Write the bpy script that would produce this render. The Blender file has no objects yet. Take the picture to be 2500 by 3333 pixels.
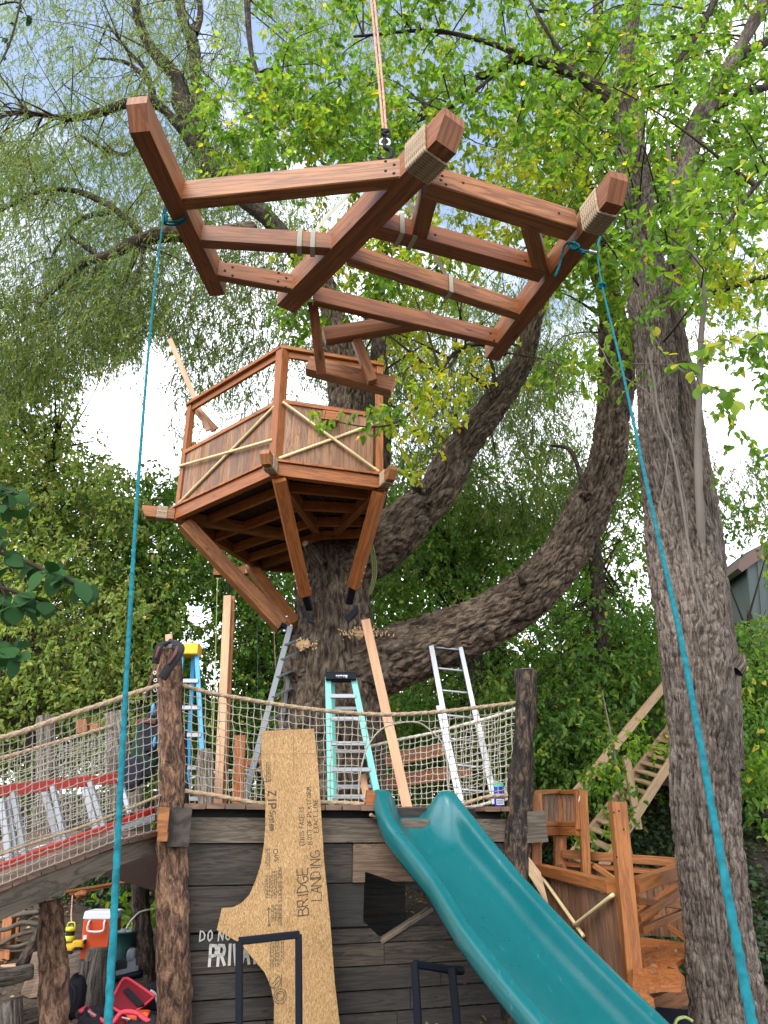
import bpy, math, random
import numpy as np
from mathutils import Vector, Matrix
random.seed(7); np.random.seed(7)
SC = bpy.context.scene
COL = SC.collection

# ---------------------------------------------------------------- camera
F_PX = 2400.0; PITCH = math.radians(23.5); EYE = 1.6
CAM = Vector((0, 0, EYE))
cd = bpy.data.cameras.new('camera'); cam = bpy.data.objects.new('camera', cd); COL.objects.link(cam)
cam.location = CAM; cam.rotation_euler = (math.pi/2 + PITCH, 0, 0)
cd.sensor_fit = 'VERTICAL'; cd.sensor_height = 36.0; cd.lens = 36.0*F_PX/3333.0
cd.clip_start = 0.05; cd.clip_end = 2000
SC.camera = cam
SC.render.resolution_x = 768; SC.render.resolution_y = 1024

# ---------------------------------------------------------------- world
SUN_EL = math.radians(48); SUN_AZ = math.radians(205)      # azimuth clockwise from +Y: behind the camera, to the left
w = bpy.data.worlds.new('World'); SC.world = w; w.use_nodes = True
nt = w.node_tree; nt.nodes.clear()
def wn(t): return nt.nodes.new(t)
out = wn('ShaderNodeOutputWorld'); bg = wn('ShaderNodeBackground'); sky = wn('ShaderNodeTexSky')
sky.sky_type = 'NISHITA'; sky.sun_disc = False; sky.sun_elevation = SUN_EL; sky.sun_rotation = SUN_AZ
sky.air_density = 1.0; sky.dust_density = 1.5; sky.ozone_density = 1.2
tc = wn('ShaderNodeTexCoord'); nz = wn('ShaderNodeTexNoise'); nz.inputs['Scale'].default_value = 2.2; nz.inputs['Detail'].default_value = 5
rp = wn('ShaderNodeValToRGB'); rp.color_ramp.elements[0].position = 0.40; rp.color_ramp.elements[1].position = 0.60
sxyz = wn('ShaderNodeSeparateXYZ'); hm = wn('ShaderNodeMath'); hm.operation = 'MULTIPLY_ADD'; hm.inputs[1].default_value = -0.75; hm.inputs[2].default_value = 0.42
ha = wn('ShaderNodeMath'); ha.operation = 'ADD'
mx = wn('ShaderNodeMix'); mx.data_type = 'RGBA'
mx.inputs['B'].default_value = (9.5, 9.8, 10.4, 1)
rp.color_ramp.elements[0].color = (0.07, 0.07, 0.07, 1)
nt.links.new(tc.outputs['Generated'], nz.inputs['Vector']); nt.links.new(tc.outputs['Generated'], sxyz.inputs[0]); nt.links.new(sxyz.outputs[2], hm.inputs[0]); nt.links.new(hm.outputs[0], ha.inputs[0]); nt.links.new(nz.outputs['Fac'], ha.inputs[1]); nt.links.new(ha.outputs[0], rp.inputs['Fac'])
nt.links.new(rp.outputs['Color'], mx.inputs['Factor']); nt.links.new(sky.outputs['Color'], mx.inputs['A'])
nt.links.new(mx.outputs['Result'], bg.inputs['Color']); nt.links.new(bg.outputs['Background'], out.inputs['Surface'])
bg.inputs['Strength'].default_value = 0.15
# ---------------------------------------------------------------- sun (thin overcast)
sd = bpy.data.lights.new('sun', 'SUN'); sd.energy = 1.2; sd.angle = math.radians(35); sd.color = (1.0, 0.95, 0.88)
sun = bpy.data.objects.new('sun', sd); COL.objects.link(sun)
sdir = Vector((math.sin(SUN_AZ)*math.cos(SUN_EL), math.cos(SUN_AZ)*math.cos(SUN_EL), math.sin(SUN_EL)))
sun.rotation_euler = sdir.to_track_quat('Z', 'Y').to_euler(); sun.location = sdir*50
vs = SC.view_settings; vs.view_transform = 'Standard'; vs.look = 'None'; vs.gamma = 1; vs.use_curve_mapping = False
vs.exposure = 1.25
SC.cycles.max_bounces = 8; SC.cycles.diffuse_bounces = 2; SC.cycles.transmission_bounces = 4; SC.cycles.transparent_max_bounces = 4

# ---------------------------------------------------------------- measuring: photograph position + distance -> place
CP, SP = math.cos(PITCH), math.sin(PITCH)
def ray(x, y):
    a = (x-1250)/F_PX; b = -(y-1667)/F_PX
    return Vector((a, CP-b*SP, SP+b*CP))
def PY(x, y, Y):
    r = ray(x, y); return CAM + r*(Y/r.y)
def PZ(x, y, Z):
    r = ray(x, y); return CAM + r*((Z-EYE)/r.z)
def depth(p): return (Vector(p)-CAM).dot(Vector((0, CP, SP)))
def rr(px, p): return px*depth(p)/F_PX
def plane(a, b):
    d = Vector((b.x-a.x, b.y-a.y, 0)).normalized(); n = Vector((d.y, -d.x, 0))
    def f(x, y, off=0.0):
        r = ray(x, y); q = a + n*off
        return CAM + r*((q-CAM).dot(n)/r.dot(n))
    f.d = d; f.n = n; f.a = a
    return f
def proj(P):
    q = P - np.array(CAM); dz = q[:, 1]*CP + q[:, 2]*SP; up = -q[:, 1]*SP + q[:, 2]*CP
    return 1250 + F_PX*q[:, 0]/dz, 1667 - F_PX*up/dz

# ---------------------------------------------------------------- materials
def mat(name, col, rough=0.7, metal=0.0, spec=0.4):
    m = bpy.data.materials.new(name); m.use_nodes = True; b = m.node_tree.nodes['Principled BSDF']
    b.inputs['Base Color'].default_value = (*col, 1); b.inputs['Roughness'].default_value = rough
    b.inputs['Metallic'].default_value = metal; b.inputs['Specular IOR Level'].default_value = spec
    return m
class NG:
    def __init__(s, m): s.m = m; s.t = m.node_tree; s.b = s.t.nodes['Principled BSDF']
    def n(s, t, **k):
        x = s.t.nodes.new(t)
        for a, v in k.items():
            if a in x.inputs: x.inputs[a].default_value = v
            else: setattr(x, a, v)
        return x
    def l(s, a, b): s.t.links.new(a, b)
    def uv(s, sx, sy, rnd=True):
        t = s.n('ShaderNodeTexCoord'); mp = s.n('ShaderNodeMapping'); mp.inputs['Scale'].default_value = (sx, sy, 1)
        s.l(t.outputs['UV'], mp.inputs['Vector'])
        if rnd:
            oi = s.n('ShaderNodeObjectInfo'); mu = s.n('ShaderNodeMath', operation='MULTIPLY'); mu.inputs[1].default_value = 57.0
            s.l(oi.outputs['Random'], mu.inputs[0]); cb = s.n('ShaderNodeCombineXYZ')
            s.l(mu.outputs[0], cb.inputs[0]); s.l(mu.outputs[0], cb.inputs[1]); s.l(mu.outputs[0], cb.inputs[2]); s.l(cb.outputs[0], mp.inputs['Location'])
        return mp.outputs['Vector']
    def ramp(s, fac, stops):
        r = s.n('ShaderNodeValToRGB'); e = r.color_ramp.elements
        while len(e) < len(stops): e.new(0.5)
        for i, (p, c) in enumerate(stops):
            e[i].position = p; e[i].color = (*c, 1)
        s.l(fac, r.inputs['Fac']); return r.outputs['Color']
    def mix(s, fac, a, b, mode='MIX'):
        x = s.n('ShaderNodeMix', data_type='RGBA', blend_type=mode)
        for k, v in (('Factor', fac), ('A', a), ('B', b)):
            if isinstance(v, (int, float)): x.inputs[k].default_value = v
            elif isinstance(v, tuple): x.inputs[k].default_value = (*v, 1)
            else: s.l(v, x.inputs[k])
        return x.outputs['Result']
    def bump(s, h, strength, dist):
        b = s.n('ShaderNodeBump'); b.inputs['Strength'].default_value = strength; b.inputs['Distance'].default_value = dist
        s.l(h, b.inputs['Height']); s.l(b.outputs['Normal'], s.b.inputs['Normal'])
def wood(name, tones, dark, rough=0.62, grain=0.55, stain=0.35, knots=True, bump=0.35):
    """tones: list of colours an individual board may have; dark: grain colour"""
    m = mat(name, tones[0], rough); g = NG(m)
    oi = g.n('ShaderNodeObjectInfo')
    st = [(i/max(1, len(tones)-1), c) for i, c in enumerate(tones)] if len(tones) > 1 else [(0, tones[0]), (1, tones[0])]
    base = g.ramp(oi.outputs['Random'], st)
    n1 = g.n('ShaderNodeTexNoise', Scale=1.0, Detail=4, Roughness=0.6, Distortion=1.4); g.l(g.uv(0.9, 13), n1.inputs['Vector'])
    n2 = g.n('ShaderNodeTexNoise', Scale=1.0, Detail=3, Roughness=0.7); g.l(g.uv(4, 95), n2.inputs['Vector'])
    n3 = g.n('ShaderNodeTexNoise', Scale=1.0, Detail=4); g.l(g.uv(2.2, 5), n3.inputs['Vector'])
    wv = g.n('ShaderNodeMath', operation='PINGPONG'); wv.inputs[1].default_value = 0.5
    mu = g.n('ShaderNodeMath', operation='MULTIPLY'); mu.inputs[1].default_value = 5.0
    g.l(n1.outputs['Fac'], mu.inputs[0]); g.l(mu.outputs[0], wv.inputs[0])
    f1 = g.ramp(wv.outputs[0], [(0.0, (0, 0, 0)), (0.22, (0.18,)*3), (0.42, (1,)*3)])
    sc = g.n('ShaderNodeMath', operation='MULTIPLY'); g.l(f1, sc.inputs[0]); sc.inputs[1].default_value = grain
    c = g.mix(sc.outputs[0], base, dark)
    f2 = g.ramp(n2.outputs['Fac'], [(0.42, (0, 0, 0)), (0.7, (grain*0.6,)*3)])
    c = g.mix(f2, c, dark)
    f3 = g.ramp(n3.outputs['Fac'], [(0.4, (0, 0, 0)), (0.75, (stain,)*3)])
    c = g.mix(f3, c, tuple(x*0.45 for x in tones[-1]))
    if knots:
        v = g.n('ShaderNodeTexVoronoi', Scale=1.0); g.l(g.uv(2.6, 9), v.inputs['Vector'])
        k = g.ramp(v.outputs['Distance'], [(0.03, (0.9,)*3), (0.11, (0, 0, 0))]); c = g.mix(k, c, tuple(x*0.35 for x in dark))
    g.l(c, g.b.inputs['Base Color']); g.bump(n2.outputs['Fac'], bump, 0.004)
    return m
M = {}
M['stain'] = wood('cedar_stain', [(0.40, 0.135, 0.030), (0.34, 0.108, 0.024), (0.45, 0.165, 0.040)], (0.17, 0.045, 0.012), 0.5, 0.75)
M['stain2'] = wood('redwood_stain', [(0.36, 0.142, 0.040), (0.29, 0.100, 0.028), (0.43, 0.185, 0.058), (0.33, 0.120, 0.034)], (0.13, 0.040, 0.014), 0.5, 0.72, 0.5)
M['fort'] = wood('honey_stain', [(0.38, 0.150, 0.038), (0.32, 0.118, 0.028)], (0.16, 0.052, 0.014), 0.55, 0.75)
M['under'] = wood('underside_shade', [(0.045, 0.020, 0.012), (0.03, 0.015, 0.010)], (0.015, 0.008, 0.006), 0.8)  # wood darkened to near-black so its colour carries the underside shade
M['panel'] = wood('reclaimed_panel', [(0.30, 0.15, 0.07), (0.42, 0.23, 0.11), (0.19, 0.115, 0.085), (0.38, 0.21, 0.11), (0.25, 0.12, 0.055), (0.46, 0.26, 0.14), (0.22, 0.15, 0.12)], (0.10, 0.05, 0.03), 0.7, 0.6, 0.5)
M['fortpanel'] = wood('fort_panel', [(0.24, 0.10, 0.04), (0.17, 0.08, 0.045), (0.30, 0.14, 0.06), (0.20, 0.13, 0.09)], (0.07, 0.03, 0.018), 0.7, 0.6, 0.5)
M['wall'] = wood('weathered_wall', [(0.046, 0.040, 0.034), (0.075, 0.060, 0.045), (0.038, 0.036, 0.034), (0.095, 0.072, 0.048), (0.055, 0.046, 0.037), (0.066, 0.06, 0.052)], (0.016, 0.014, 0.012), 0.8, 0.8, 0.5)
M['header'] = wood('weathered_header', [(0.17, 0.135, 0.095), (0.14, 0.11, 0.08)], (0.05, 0.038, 0.028), 0.75, 0.8, 0.5)
M['grayold'] = wood('grey_timber', [(0.105, 0.085, 0.06), (0.14, 0.11, 0.078)], (0.03, 0.025, 0.018), 0.8, 0.7, 0.5)
M['tan'] = wood('tan_plank', [(0.26, 0.185, 0.12), (0.23, 0.165, 0.11)], (0.09, 0.045, 0.028), 0.75, 0.8, 0.9)
M['deck'] = wood('deck_board', [(0.18, 0.115, 0.075), (0.24, 0.13, 0.08), (0.14, 0.095, 0.07)], (0.06, 0.04, 0.03), 0.75, 0.6, 0.5)
M['lumber'] = wood('new_lumber', [(0.62, 0.36, 0.20), (0.66, 0.40, 0.235), (0.56, 0.31, 0.175)], (0.40, 0.19, 0.10), 0.6, 0.45, 0.25)
M['stair'] = wood('treated_lumber', [(0.40, 0.27, 0.15), (0.46, 0.32, 0.19)], (0.2, 0.12, 0.06), 0.65, 0.45, 0.3)
def bamboo():
    m = mat('bamboo', (0.62, 0.50, 0.26), 0.45); g = NG(m)
    n = g.n('ShaderNodeTexNoise', Scale=1, Detail=2); g.l(g.uv(3, 60), n.inputs['Vector'])
    g.l(g.ramp(n.outputs['Fac'], [(0.3, (0.50, 0.37, 0.17)), (0.6, (0.66, 0.56, 0.32))]), g.b.inputs['Base Color']); return m
M['bamboo'] = bamboo()
def barkmat(name, c1, c2, c3, su=26, sv=6, bump=1.0, dist=0.035):
    m = mat(name, c1, 0.9, spec=0.15); g = NG(m)
    n1 = g.n('ShaderNodeTexNoise', Scale=1, Detail=5, Roughness=0.65, Distortion=0.7); g.l(g.uv(sv, su), n1.inputs['Vector'])
    n2 = g.n('ShaderNodeTexNoise', Scale=1, Detail=3); g.l(g.uv(1.1, 2.0), n2.inputs['Vector'])
    n3 = g.n('ShaderNodeTexNoise', Scale=1, Detail=4, Roughness=0.7); g.l(g.uv(50, 90), n3.inputs['Vector'])
    a = g.ramp(n1.outputs['Fac'], [(0.38, c2), (0.5, c1), (0.62, c3)])
    b = g.ramp(n2.outputs['Fac'], [(0.4, (0.72,)*3), (0.6, (1.12,)*3)])
    c = g.mix(1.0, a, b, 'MULTIPLY')
    d = g.ramp(n3.outputs['Fac'], [(0.3, (0.65,)*3), (0.65, (1.2,)*3)]); c = g.mix(1.0, c, d, 'MULTIPLY')
    g.l(c, g.b.inputs['Base Color'])
    ad = g.n('ShaderNodeMath', operation='ADD'); ml = g.n('ShaderNodeMath', operation='MULTIPLY'); ml.inputs[1].default_value = 0.3
    g.l(n3.outputs['Fac'], ml.inputs[0]); g.l(n1.outputs['Fac'], ad.inputs[0]); g.l(ml.outputs[0], ad.inputs[1])
    g.bump(ad.outputs[0], bump, dist); return m
M['bark'] = barkmat('bark_willow', (0.108, 0.078, 0.054), (0.036, 0.026, 0.019), (0.20, 0.155, 0.115))
M['bark2'] = barkmat('bark_grey', (0.145, 0.115, 0.092), (0.048, 0.037, 0.03), (0.225, 0.19, 0.158), 52, 6)
M['barkd'] = barkmat('bark_dark', (0.05, 0.038, 0.028), (0.02, 0.016, 0.012), (0.10, 0.08, 0.06), 24, 8)
M['log'] = barkmat('log_peeling', (0.15, 0.085, 0.055), (0.05, 0.032, 0.025), (0.30, 0.18, 0.11), 22, 9)
M['logd'] = barkmat('log_dark', (0.050, 0.040, 0.034), (0.018, 0.016, 0.015), (0.16, 0.11, 0.07), 20, 7)
M['logg'] = barkmat('log_grey', (0.20, 0.165, 0.13), (0.07, 0.058, 0.046), (0.34, 0.30, 0.25), 40, 3)
M['twig'] = mat('twig', (0.045, 0.033, 0.024), 0.9, spec=0.1)
M['gstem'] = mat('grey_stem', (0.15, 0.128, 0.108), 0.85, spec=0.1)
M['cutwood'] = mat('fresh_cut', (0.55, 0.36, 0.18), 0.8)
M['endgrain'] = wood('end_grain', [(0.30, 0.22, 0.15), (0.24, 0.18, 0.13)], (0.12, 0.08, 0.05), 0.85)
def ropemat(name, c, v=0.6):
    m = mat(name, c, 0.85, spec=0.15); g = NG(m)
    n = g.n('ShaderNodeTexNoise', Scale=1, Detail=3); g.l(g.uv(60, 60), n.inputs['Vector'])
    g.l(g.ramp(n.outputs['Fac'], [(0.3, tuple(x*v for x in c)), (0.65, tuple(min(1, x*1.15) for x in c))]), g.b.inputs['Base Color']); return m
M['manila'] = ropemat('manila', (0.36, 0.265, 0.17)); M['wrap'] = ropemat('wrap_rope', (0.40, 0.31, 0.21)); M['netg'] = ropemat('net_cord', (0.34, 0.31, 0.25))
M['netw'] = ropemat('net_pale', (0.56, 0.52, 0.44)); M['blue'] = ropemat('blue_rope', (0.008, 0.125, 0.15), 0.55); M['pink'] = ropemat('pink_rope', (0.62, 0.34, 0.27))
M['lime'] = ropemat('lime_cord', (0.38, 0.45, 0.15)); M['limed'] = ropemat('olive_cord', (0.16, 0.17, 0.07)); M['web'] = mat('webbing', (0.36, 0.35, 0.27), 0.8)
M['black'] = mat('black_steel', (0.004, 0.006, 0.011), 0.6, 0.0, 0.2); M['blk'] = mat('black_cloth', (0.012, 0.012, 0.016), 0.85)
M['alu'] = mat('aluminium', (0.34, 0.36, 0.38), 0.42, 0.6); M['alud'] = mat('dull_aluminium', (0.16, 0.175, 0.19), 0.5, 0.4); M['bolt'] = mat('galvanised', (0.65, 0.65, 0.65), 0.3, 0.8)
M['green'] = mat('mint_fibreglass', (0.15, 0.47, 0.40), 0.45); M['sblue'] = mat('blue_fibreglass', (0.05, 0.30, 0.55), 0.45)
M['red'] = mat('red_fibreglass', (0.42, 0.035, 0.025), 0.5); M['yel'] = mat('yellow_plastic', (0.75, 0.42, 0.02), 0.5)
M['orange'] = mat('orange_plastic', (0.62, 0.075, 0.012), 0.5); M['white'] = mat('white_plastic', (0.72, 0.73, 0.75), 0.5)
M['tub'] = mat('green_tub', (0.02, 0.07, 0.06), 0.5); M['limeg'] = mat('lime_plastic', (0.55, 0.62, 0.03), 0.5)
M['jug'] = mat('jug_blue', (0.01, 0.03, 0.42), 0.35); M['mint'] = mat('mint_plastic', (0.10, 0.55, 0.38), 0.5)
M['ink'] = mat('marker_ink', (0.045, 0.026, 0.018), 0.8); M['print'] = mat('grey_print', (0.075, 0.055, 0.032), 0.8); M['paint'] = mat('white_paint', (0.50, 0.49, 0.45), 0.8)
M['brown'] = mat('leather', (0.10, 0.03, 0.02), 0.7); M['vest'] = mat('dark_green_cloth', (0.008, 0.028, 0.026), 0.9); M['navy'] = mat('navy_cloth', (0.012, 0.014, 0.028), 0.9)
M['redc'] = mat('red_canvas', (0.24, 0.014, 0.025), 0.8); M['pinkc'] = mat('coral_binding', (0.75, 0.06, 0.09), 0.7); M['greyp'] = mat('grey_plastic', (0.16, 0.18, 0.20), 0.5)
M['siding'] = mat('green_siding', (0.075, 0.10, 0.095), 0.6); M['fascia'] = mat('brown_fascia', (0.16, 0.10, 0.085), 0.7); M['dark'] = mat('dark_void', (0.012, 0.011, 0.010), 0.9)
def plastic():
    m = mat('slide_teal', (0.0, 0.165, 0.175), 0.30, spec=0.9); g = NG(m)
    t = g.n('ShaderNodeTexCoord'); n = g.n('ShaderNodeTexNoise', Scale=5, Detail=5, Roughness=0.7); g.l(t.outputs['Object'], n.inputs['Vector'])
    g.l(g.ramp(n.outputs['Fac'], [(0.3, (0.0, 0.108, 0.118)), (0.7, (0.001, 0.118, 0.128))]), g.b.inputs['Base Color'])
    g.l(g.ramp(n.outputs['Fac'], [(0.3, (0.27,)*3), (0.75, (0.30,)*3)]), g.b.inputs['Roughness'])
    sc_ = g.n('ShaderNodeTexNoise', Scale=1, Detail=6, Roughness=0.75); mp_ = g.n('ShaderNodeMapping'); mp_.inputs['Scale'].default_value = (26, 7, 7); mp_.inputs['Rotation'].default_value = (0, 0, .5); g.l(t.outputs['Object'], mp_.inputs['Vector']); g.l(mp_.outputs['Vector'], sc_.inputs['Vector'])
    src = g.b.inputs['Base Color'].links[0].from_socket; g.l(g.mix(g.ramp(sc_.outputs['Fac'], [(0.60, (0, 0, 0)), (0.72, (.5,)*3)]), src, (0.10, 0.27, 0.27)), g.b.inputs['Base Color'])
    n2 = g.n('ShaderNodeTexNoise', Scale=220, Detail=2); g.l(t.outputs['Object'], n2.inputs['Vector']); g.bump(n2.outputs['Fac'], 0.05, 0.001); return m
M['slide'] = plastic()
def osb():
    m = mat('strand_board', (0.5, 0.3, 0.12), 0.75); g = NG(m); t = g.n('ShaderNodeTexCoord')
    nd = g.n('ShaderNodeTexNoise', Scale=9, Detail=2); g.l(t.outputs['Object'], nd.inputs['Vector'])
    mixv = g.mix(0.06, t.outputs['Object'], nd.outputs['Color'], 'ADD')
    outs = []
    for i, (rot, s) in enumerate(((0.35, (230, 230, 60)), (-0.5, (210, 210, 52)))):
        mp = g.n('ShaderNodeMapping'); mp.inputs['Scale'].default_value = s; mp.inputs['Rotation'].default_value = (0, rot, 0.3); g.l(mixv, mp.inputs['Vector'])
        v = g.n('ShaderNodeTexVoronoi', Scale=1); g.l(mp.outputs['Vector'], v.inputs['Vector'])
        sp = g.n('ShaderNodeSeparateColor'); g.l(v.outputs['Color'], sp.inputs[0]); outs.append(sp.outputs[0])
    ad = g.mix(0.5, outs[0], outs[1])
    c = g.ramp(ad, [(0.12, (0.21, 0.11, 0.04)), (0.35, (0.33, 0.19, 0.075)), (0.6, (0.38, 0.235, 0.10)), (0.9, (0.50, 0.35, 0.18))])
    n = g.n('ShaderNodeTexNoise', Scale=3, Detail=4); g.l(t.outputs['Object'], n.inputs['Vector'])
    c = g.mix(1.0, c, g.ramp(n.outputs['Fac'], [(0.3, (0.82, 0.8, 0.76)), (0.7, (1.06,)*3)]), 'MULTIPLY')
    g.l(c, g.b.inputs['Base Color']); g.bump(ad, 0.25, 0.002); return m
M['osb'] = osb()
def leafmat(name, stops, trans=0.5):
    m = bpy.data.materials.new(name); m.use_nodes = True; t = m.node_tree; t.nodes.clear(); g = NG.__new__(NG); g.m = m; g.t = t; g.b = None
    o = g.n('ShaderNodeOutputMaterial'); a = g.n('ShaderNodeAttribute', attribute_name='tint')
    c = g.ramp(a.outputs['Fac'], stops)
    b = g.n('ShaderNodeBsdfPrincipled', Roughness=0.5); b.inputs['Specular IOR Level'].default_value = 0.3; tr = g.n('ShaderNodeBsdfTranslucent')
    g.l(c, b.inputs['Base Color'])
    tc_ = g.mix(1.0, c, (1.45, 1.5, 0.7), 'MULTIPLY'); g.l(tc_, tr.inputs['Color'])
    mxs = g.n('ShaderNodeMixShader'); mxs.inputs['Fac'].default_value = trans
    g.l(b.outputs[0], mxs.inputs[1]); g.l(tr.outputs[0], mxs.inputs[2]); g.l(mxs.outputs[0], o.inputs['Surface'])
    return m
M['lw'] = leafmat('willow_leaf', [(0, (0.085, 0.14, 0.05)), (0.5, (0.17, 0.235, 0.075)), (0.93, (0.29, 0.33, 0.10)), (1, (0.5, 0.4, 0.08))])
M['le'] = leafmat('boxelder_leaf', [(0, (0.07, 0.155, 0.025)), (0.4, (0.14, 0.255, 0.038)), (0.8, (0.28, 0.38, 0.05)), (1, (0.55, 0.46, 0.05))], 0.62)
M['ly'] = leafmat('yellowing_leaf', [(0, (0.18, 0.31, 0.03)), (0.5, (0.36, 0.40, 0.04)), (1, (0.62, 0.45, 0.05))], 0.55)
M['ld'] = leafmat('wood_leaf', [(0, (0.065, 0.15, 0.035)), (0.45, (0.14, 0.27, 0.055)), (0.85, (0.30, 0.38, 0.07)), (1, (0.58, 0.48, 0.10))], 0.5)
M['lo'] = leafmat('olive_leaf', [(0, (0.12, 0.20, 0.055)), (0.45, (0.25, 0.34, 0.09)), (0.8, (0.42, 0.42, 0.14)), (1, (0.62, 0.44, 0.20))], 0.5)
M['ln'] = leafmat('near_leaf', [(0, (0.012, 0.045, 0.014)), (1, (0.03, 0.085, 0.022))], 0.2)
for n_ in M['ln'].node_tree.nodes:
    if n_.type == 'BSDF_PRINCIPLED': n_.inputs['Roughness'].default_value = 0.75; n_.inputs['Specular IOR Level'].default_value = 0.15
M['li'] = leafmat('ivy_leaf', [(0, (0.022, 0.05, 0.022)), (0.85, (0.05, 0.09, 0.035)), (1, (0.16, 0.16, 0.05))], 0.25)
def groundmat():
    m = mat('earth', (0.16, 0.12, 0.08), 0.95); g = NG(m); t = g.n('ShaderNodeTexCoord')
    n = g.n('ShaderNodeTexNoise', Scale=0.9, Detail=8, Roughness=0.7); g.l(t.outputs['Object'], n.inputs['Vector'])
    n2 = g.n('ShaderNodeTexNoise', Scale=14, Detail=6, Roughness=0.7); g.l(t.outputs['Object'], n2.inputs['Vector'])
    c = g.ramp(n.outputs['Fac'], [(0.35, (0.038, 0.028, 0.018)), (0.6, (0.085, 0.062, 0.042))])
    c = g.mix(1.0, c, g.ramp(n2.outputs['Fac'], [(0.35, (0.6,)*3), (0.65, (1.25,)*3)]), 'MULTIPLY')
    g.l(c, g.b.inputs['Base Color']); g.bump(n2.outputs['Fac'], 0.7, 0.03); return m
M['earth'] = groundmat()

# ---------------------------------------------------------------- object helpers
def wloc(o):
    v = Vector(o.location)
    while o.parent: o = o.parent; v += Vector(o.location)
    return v
def mk(name, V, Fc, m, parent=None, uv=None, smooth=False, tint=None, kind=None):
    V = np.asarray(V, dtype=np.float32).reshape(-1, 3); c = V.mean(axis=0)
    me = bpy.data.meshes.new(name)
    if isinstance(Fc, np.ndarray):
        n, k = Fc.shape; me.vertices.add(len(V)); me.vertices.foreach_set('co', (V-c).ravel())
        me.loops.add(n*k); me.loops.foreach_set('vertex_index', Fc.astype(np.int32).ravel())
        me.polygons.add(n); me.polygons.foreach_set('loop_start', np.arange(0, n*k, k, dtype=np.int32))
        me.update(calc_edges=True)
    else:
        me.from_pydata((V-c).tolist(), [], Fc); me.update()
    if uv is not None:
        l = me.uv_layers.new(name='UVMap'); l.data.foreach_set('uv', np.asarray(uv, dtype=np.float32).ravel())
    if tint is not None:
        a = me.attributes.new('tint', 'FLOAT', 'FACE'); a.data.foreach_set('value', np.asarray(tint, dtype=np.float32))
    if smooth: me.polygons.foreach_set('use_smooth', np.ones(len(me.polygons), dtype=bool))
    me.materials.append(m)
    o = bpy.data.objects.new(name, me); COL.objects.link(o)
    o.location = Vector(c.tolist()) - (wloc(parent) if parent else Vector())
    if parent: o.parent = parent
    if kind: o['kind'] = kind
    return o
def thing(name, label, cat, loc, group=None):
    o = bpy.data.objects.new(name, None); COL.objects.link(o); o.location = Vector(loc); o.empty_display_size = 0.1
    o['label'] = label; o['category'] = cat
    if group: o['group'] = group
    return o
def tag(o, label, cat, group=None):
    o['label'] = label; o['category'] = cat
    if group: o['group'] = group
    return o
def box_geo(p0, p1, w, h, up=(0, 0, 1), ch=0.004, bev0=0.0):
    """chamfered bar; w sideways, h along up. bev0 cuts the upper edge of the p0 end back."""
    p0 = Vector(p0); p1 = Vector(p1); d = p1-p0; L = d.length; d.normalize()
    s = d.cross(Vector(up)); s.normalize(); u = s.cross(d); u.normalize()
    ch = min(ch, w*0.3, h*0.3, L*0.3)
    ring = [(-w/2+ch, -h/2), (w/2-ch, -h/2), (w/2, -h/2+ch), (w/2, h/2-ch), (w/2-ch, h/2), (-w/2+ch, h/2), (-w/2, h/2-ch), (-w/2, -h/2+ch)]
    V = []; F = []; UV = []
    for t in (0, L):
        for a, b in ring:
            tt = t + (bev0*(b+h/2)/h if t == 0 else 0)
            V.append(p0 + d*tt + s*a + u*b)
    per = [0]
    for i in range(8):
        a, b = ring[i], ring[(i+1) % 8]; per.append(per[-1]+math.hypot(a[0]-b[0], a[1]-b[1]))
    for i in range(8):
        j = (i+1) % 8; F.append((i, j, 8+j, 8+i)); UV += [(0, per[i]), (0, per[i+1]), (L, per[i+1]), (L, per[i])]
    F.append(tuple(range(7, -1, -1))); UV += [(ring[i][0], ring[i][1]*0.2) for i in range(7, -1, -1)]
    F.append(tuple(range(8, 16))); UV += [(ring[i][0], ring[i][1]*0.2) for i in range(8)]
    # flip side faces to face outward
    return V, F, UV
def tailbar(name, p0, p1, w, h, m, parent=None, ext=.065, low=.68, up=(0, 0, 1)):
    """bar whose p0 end slopes outwards below a short upright tip"""
    p0 = Vector(p0); p1 = Vector(p1); d = (p1-p0).normalized(); s = d.cross(Vector(up)).normalized(); u = s.cross(d).normalized(); hb_ = u*h/2
    q = [p1-hb_, p0-hb_, p0-hb_+u*h*low-d*ext, p0+hb_-d*ext, p1+hb_]
    return prism(name, [p+s*w/2 for p in q], s, w, m, parent)
def bar(name, p0, p1, w, h, m, parent=None, up=(0, 0, 1), ch=0.004, bev0=0.0):
    V, F, UV = box_geo(p0, p1, w, h, up, ch, bev0)
    return mk(name, [tuple(v) for v in V], F, m, parent, UV)
def merge(geos):
    V = []; F = []; UV = []
    for v, f, u in geos:
        k = len(V); V += [tuple(x) for x in v]; F += [tuple(i+k for i in ff) for ff in f]; UV += list(u)
    return V, F, UV
def prism(name, poly, n, th, m, parent=None):
    """poly: list of points on one plane; extruded by th against n"""
    poly = [Vector(p) for p in poly]; n = Vector(n).normalized(); k = len(poly); B = [p-n*th for p in poly]
    ux = (poly[1]-poly[0]).normalized(); V = poly+B; F = [tuple(range(k)), tuple(range(2*k-1, k-1, -1))]
    uy = n.cross(ux); uvp = [((p-poly[0]).dot(ux), (p-poly[0]).dot(uy)) for p in poly]; UV = uvp + uvp[::-1]
    for i in range(k):
        j = (i+1) % k; F.append((i, k+i, k+j, j)); L = (poly[i]-poly[j]).length; UV += [(0, 0), (0, th), (L, th), (L, 0)]
    return mk(name, [tuple(v) for v in V], F, m, parent, UV)
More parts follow.
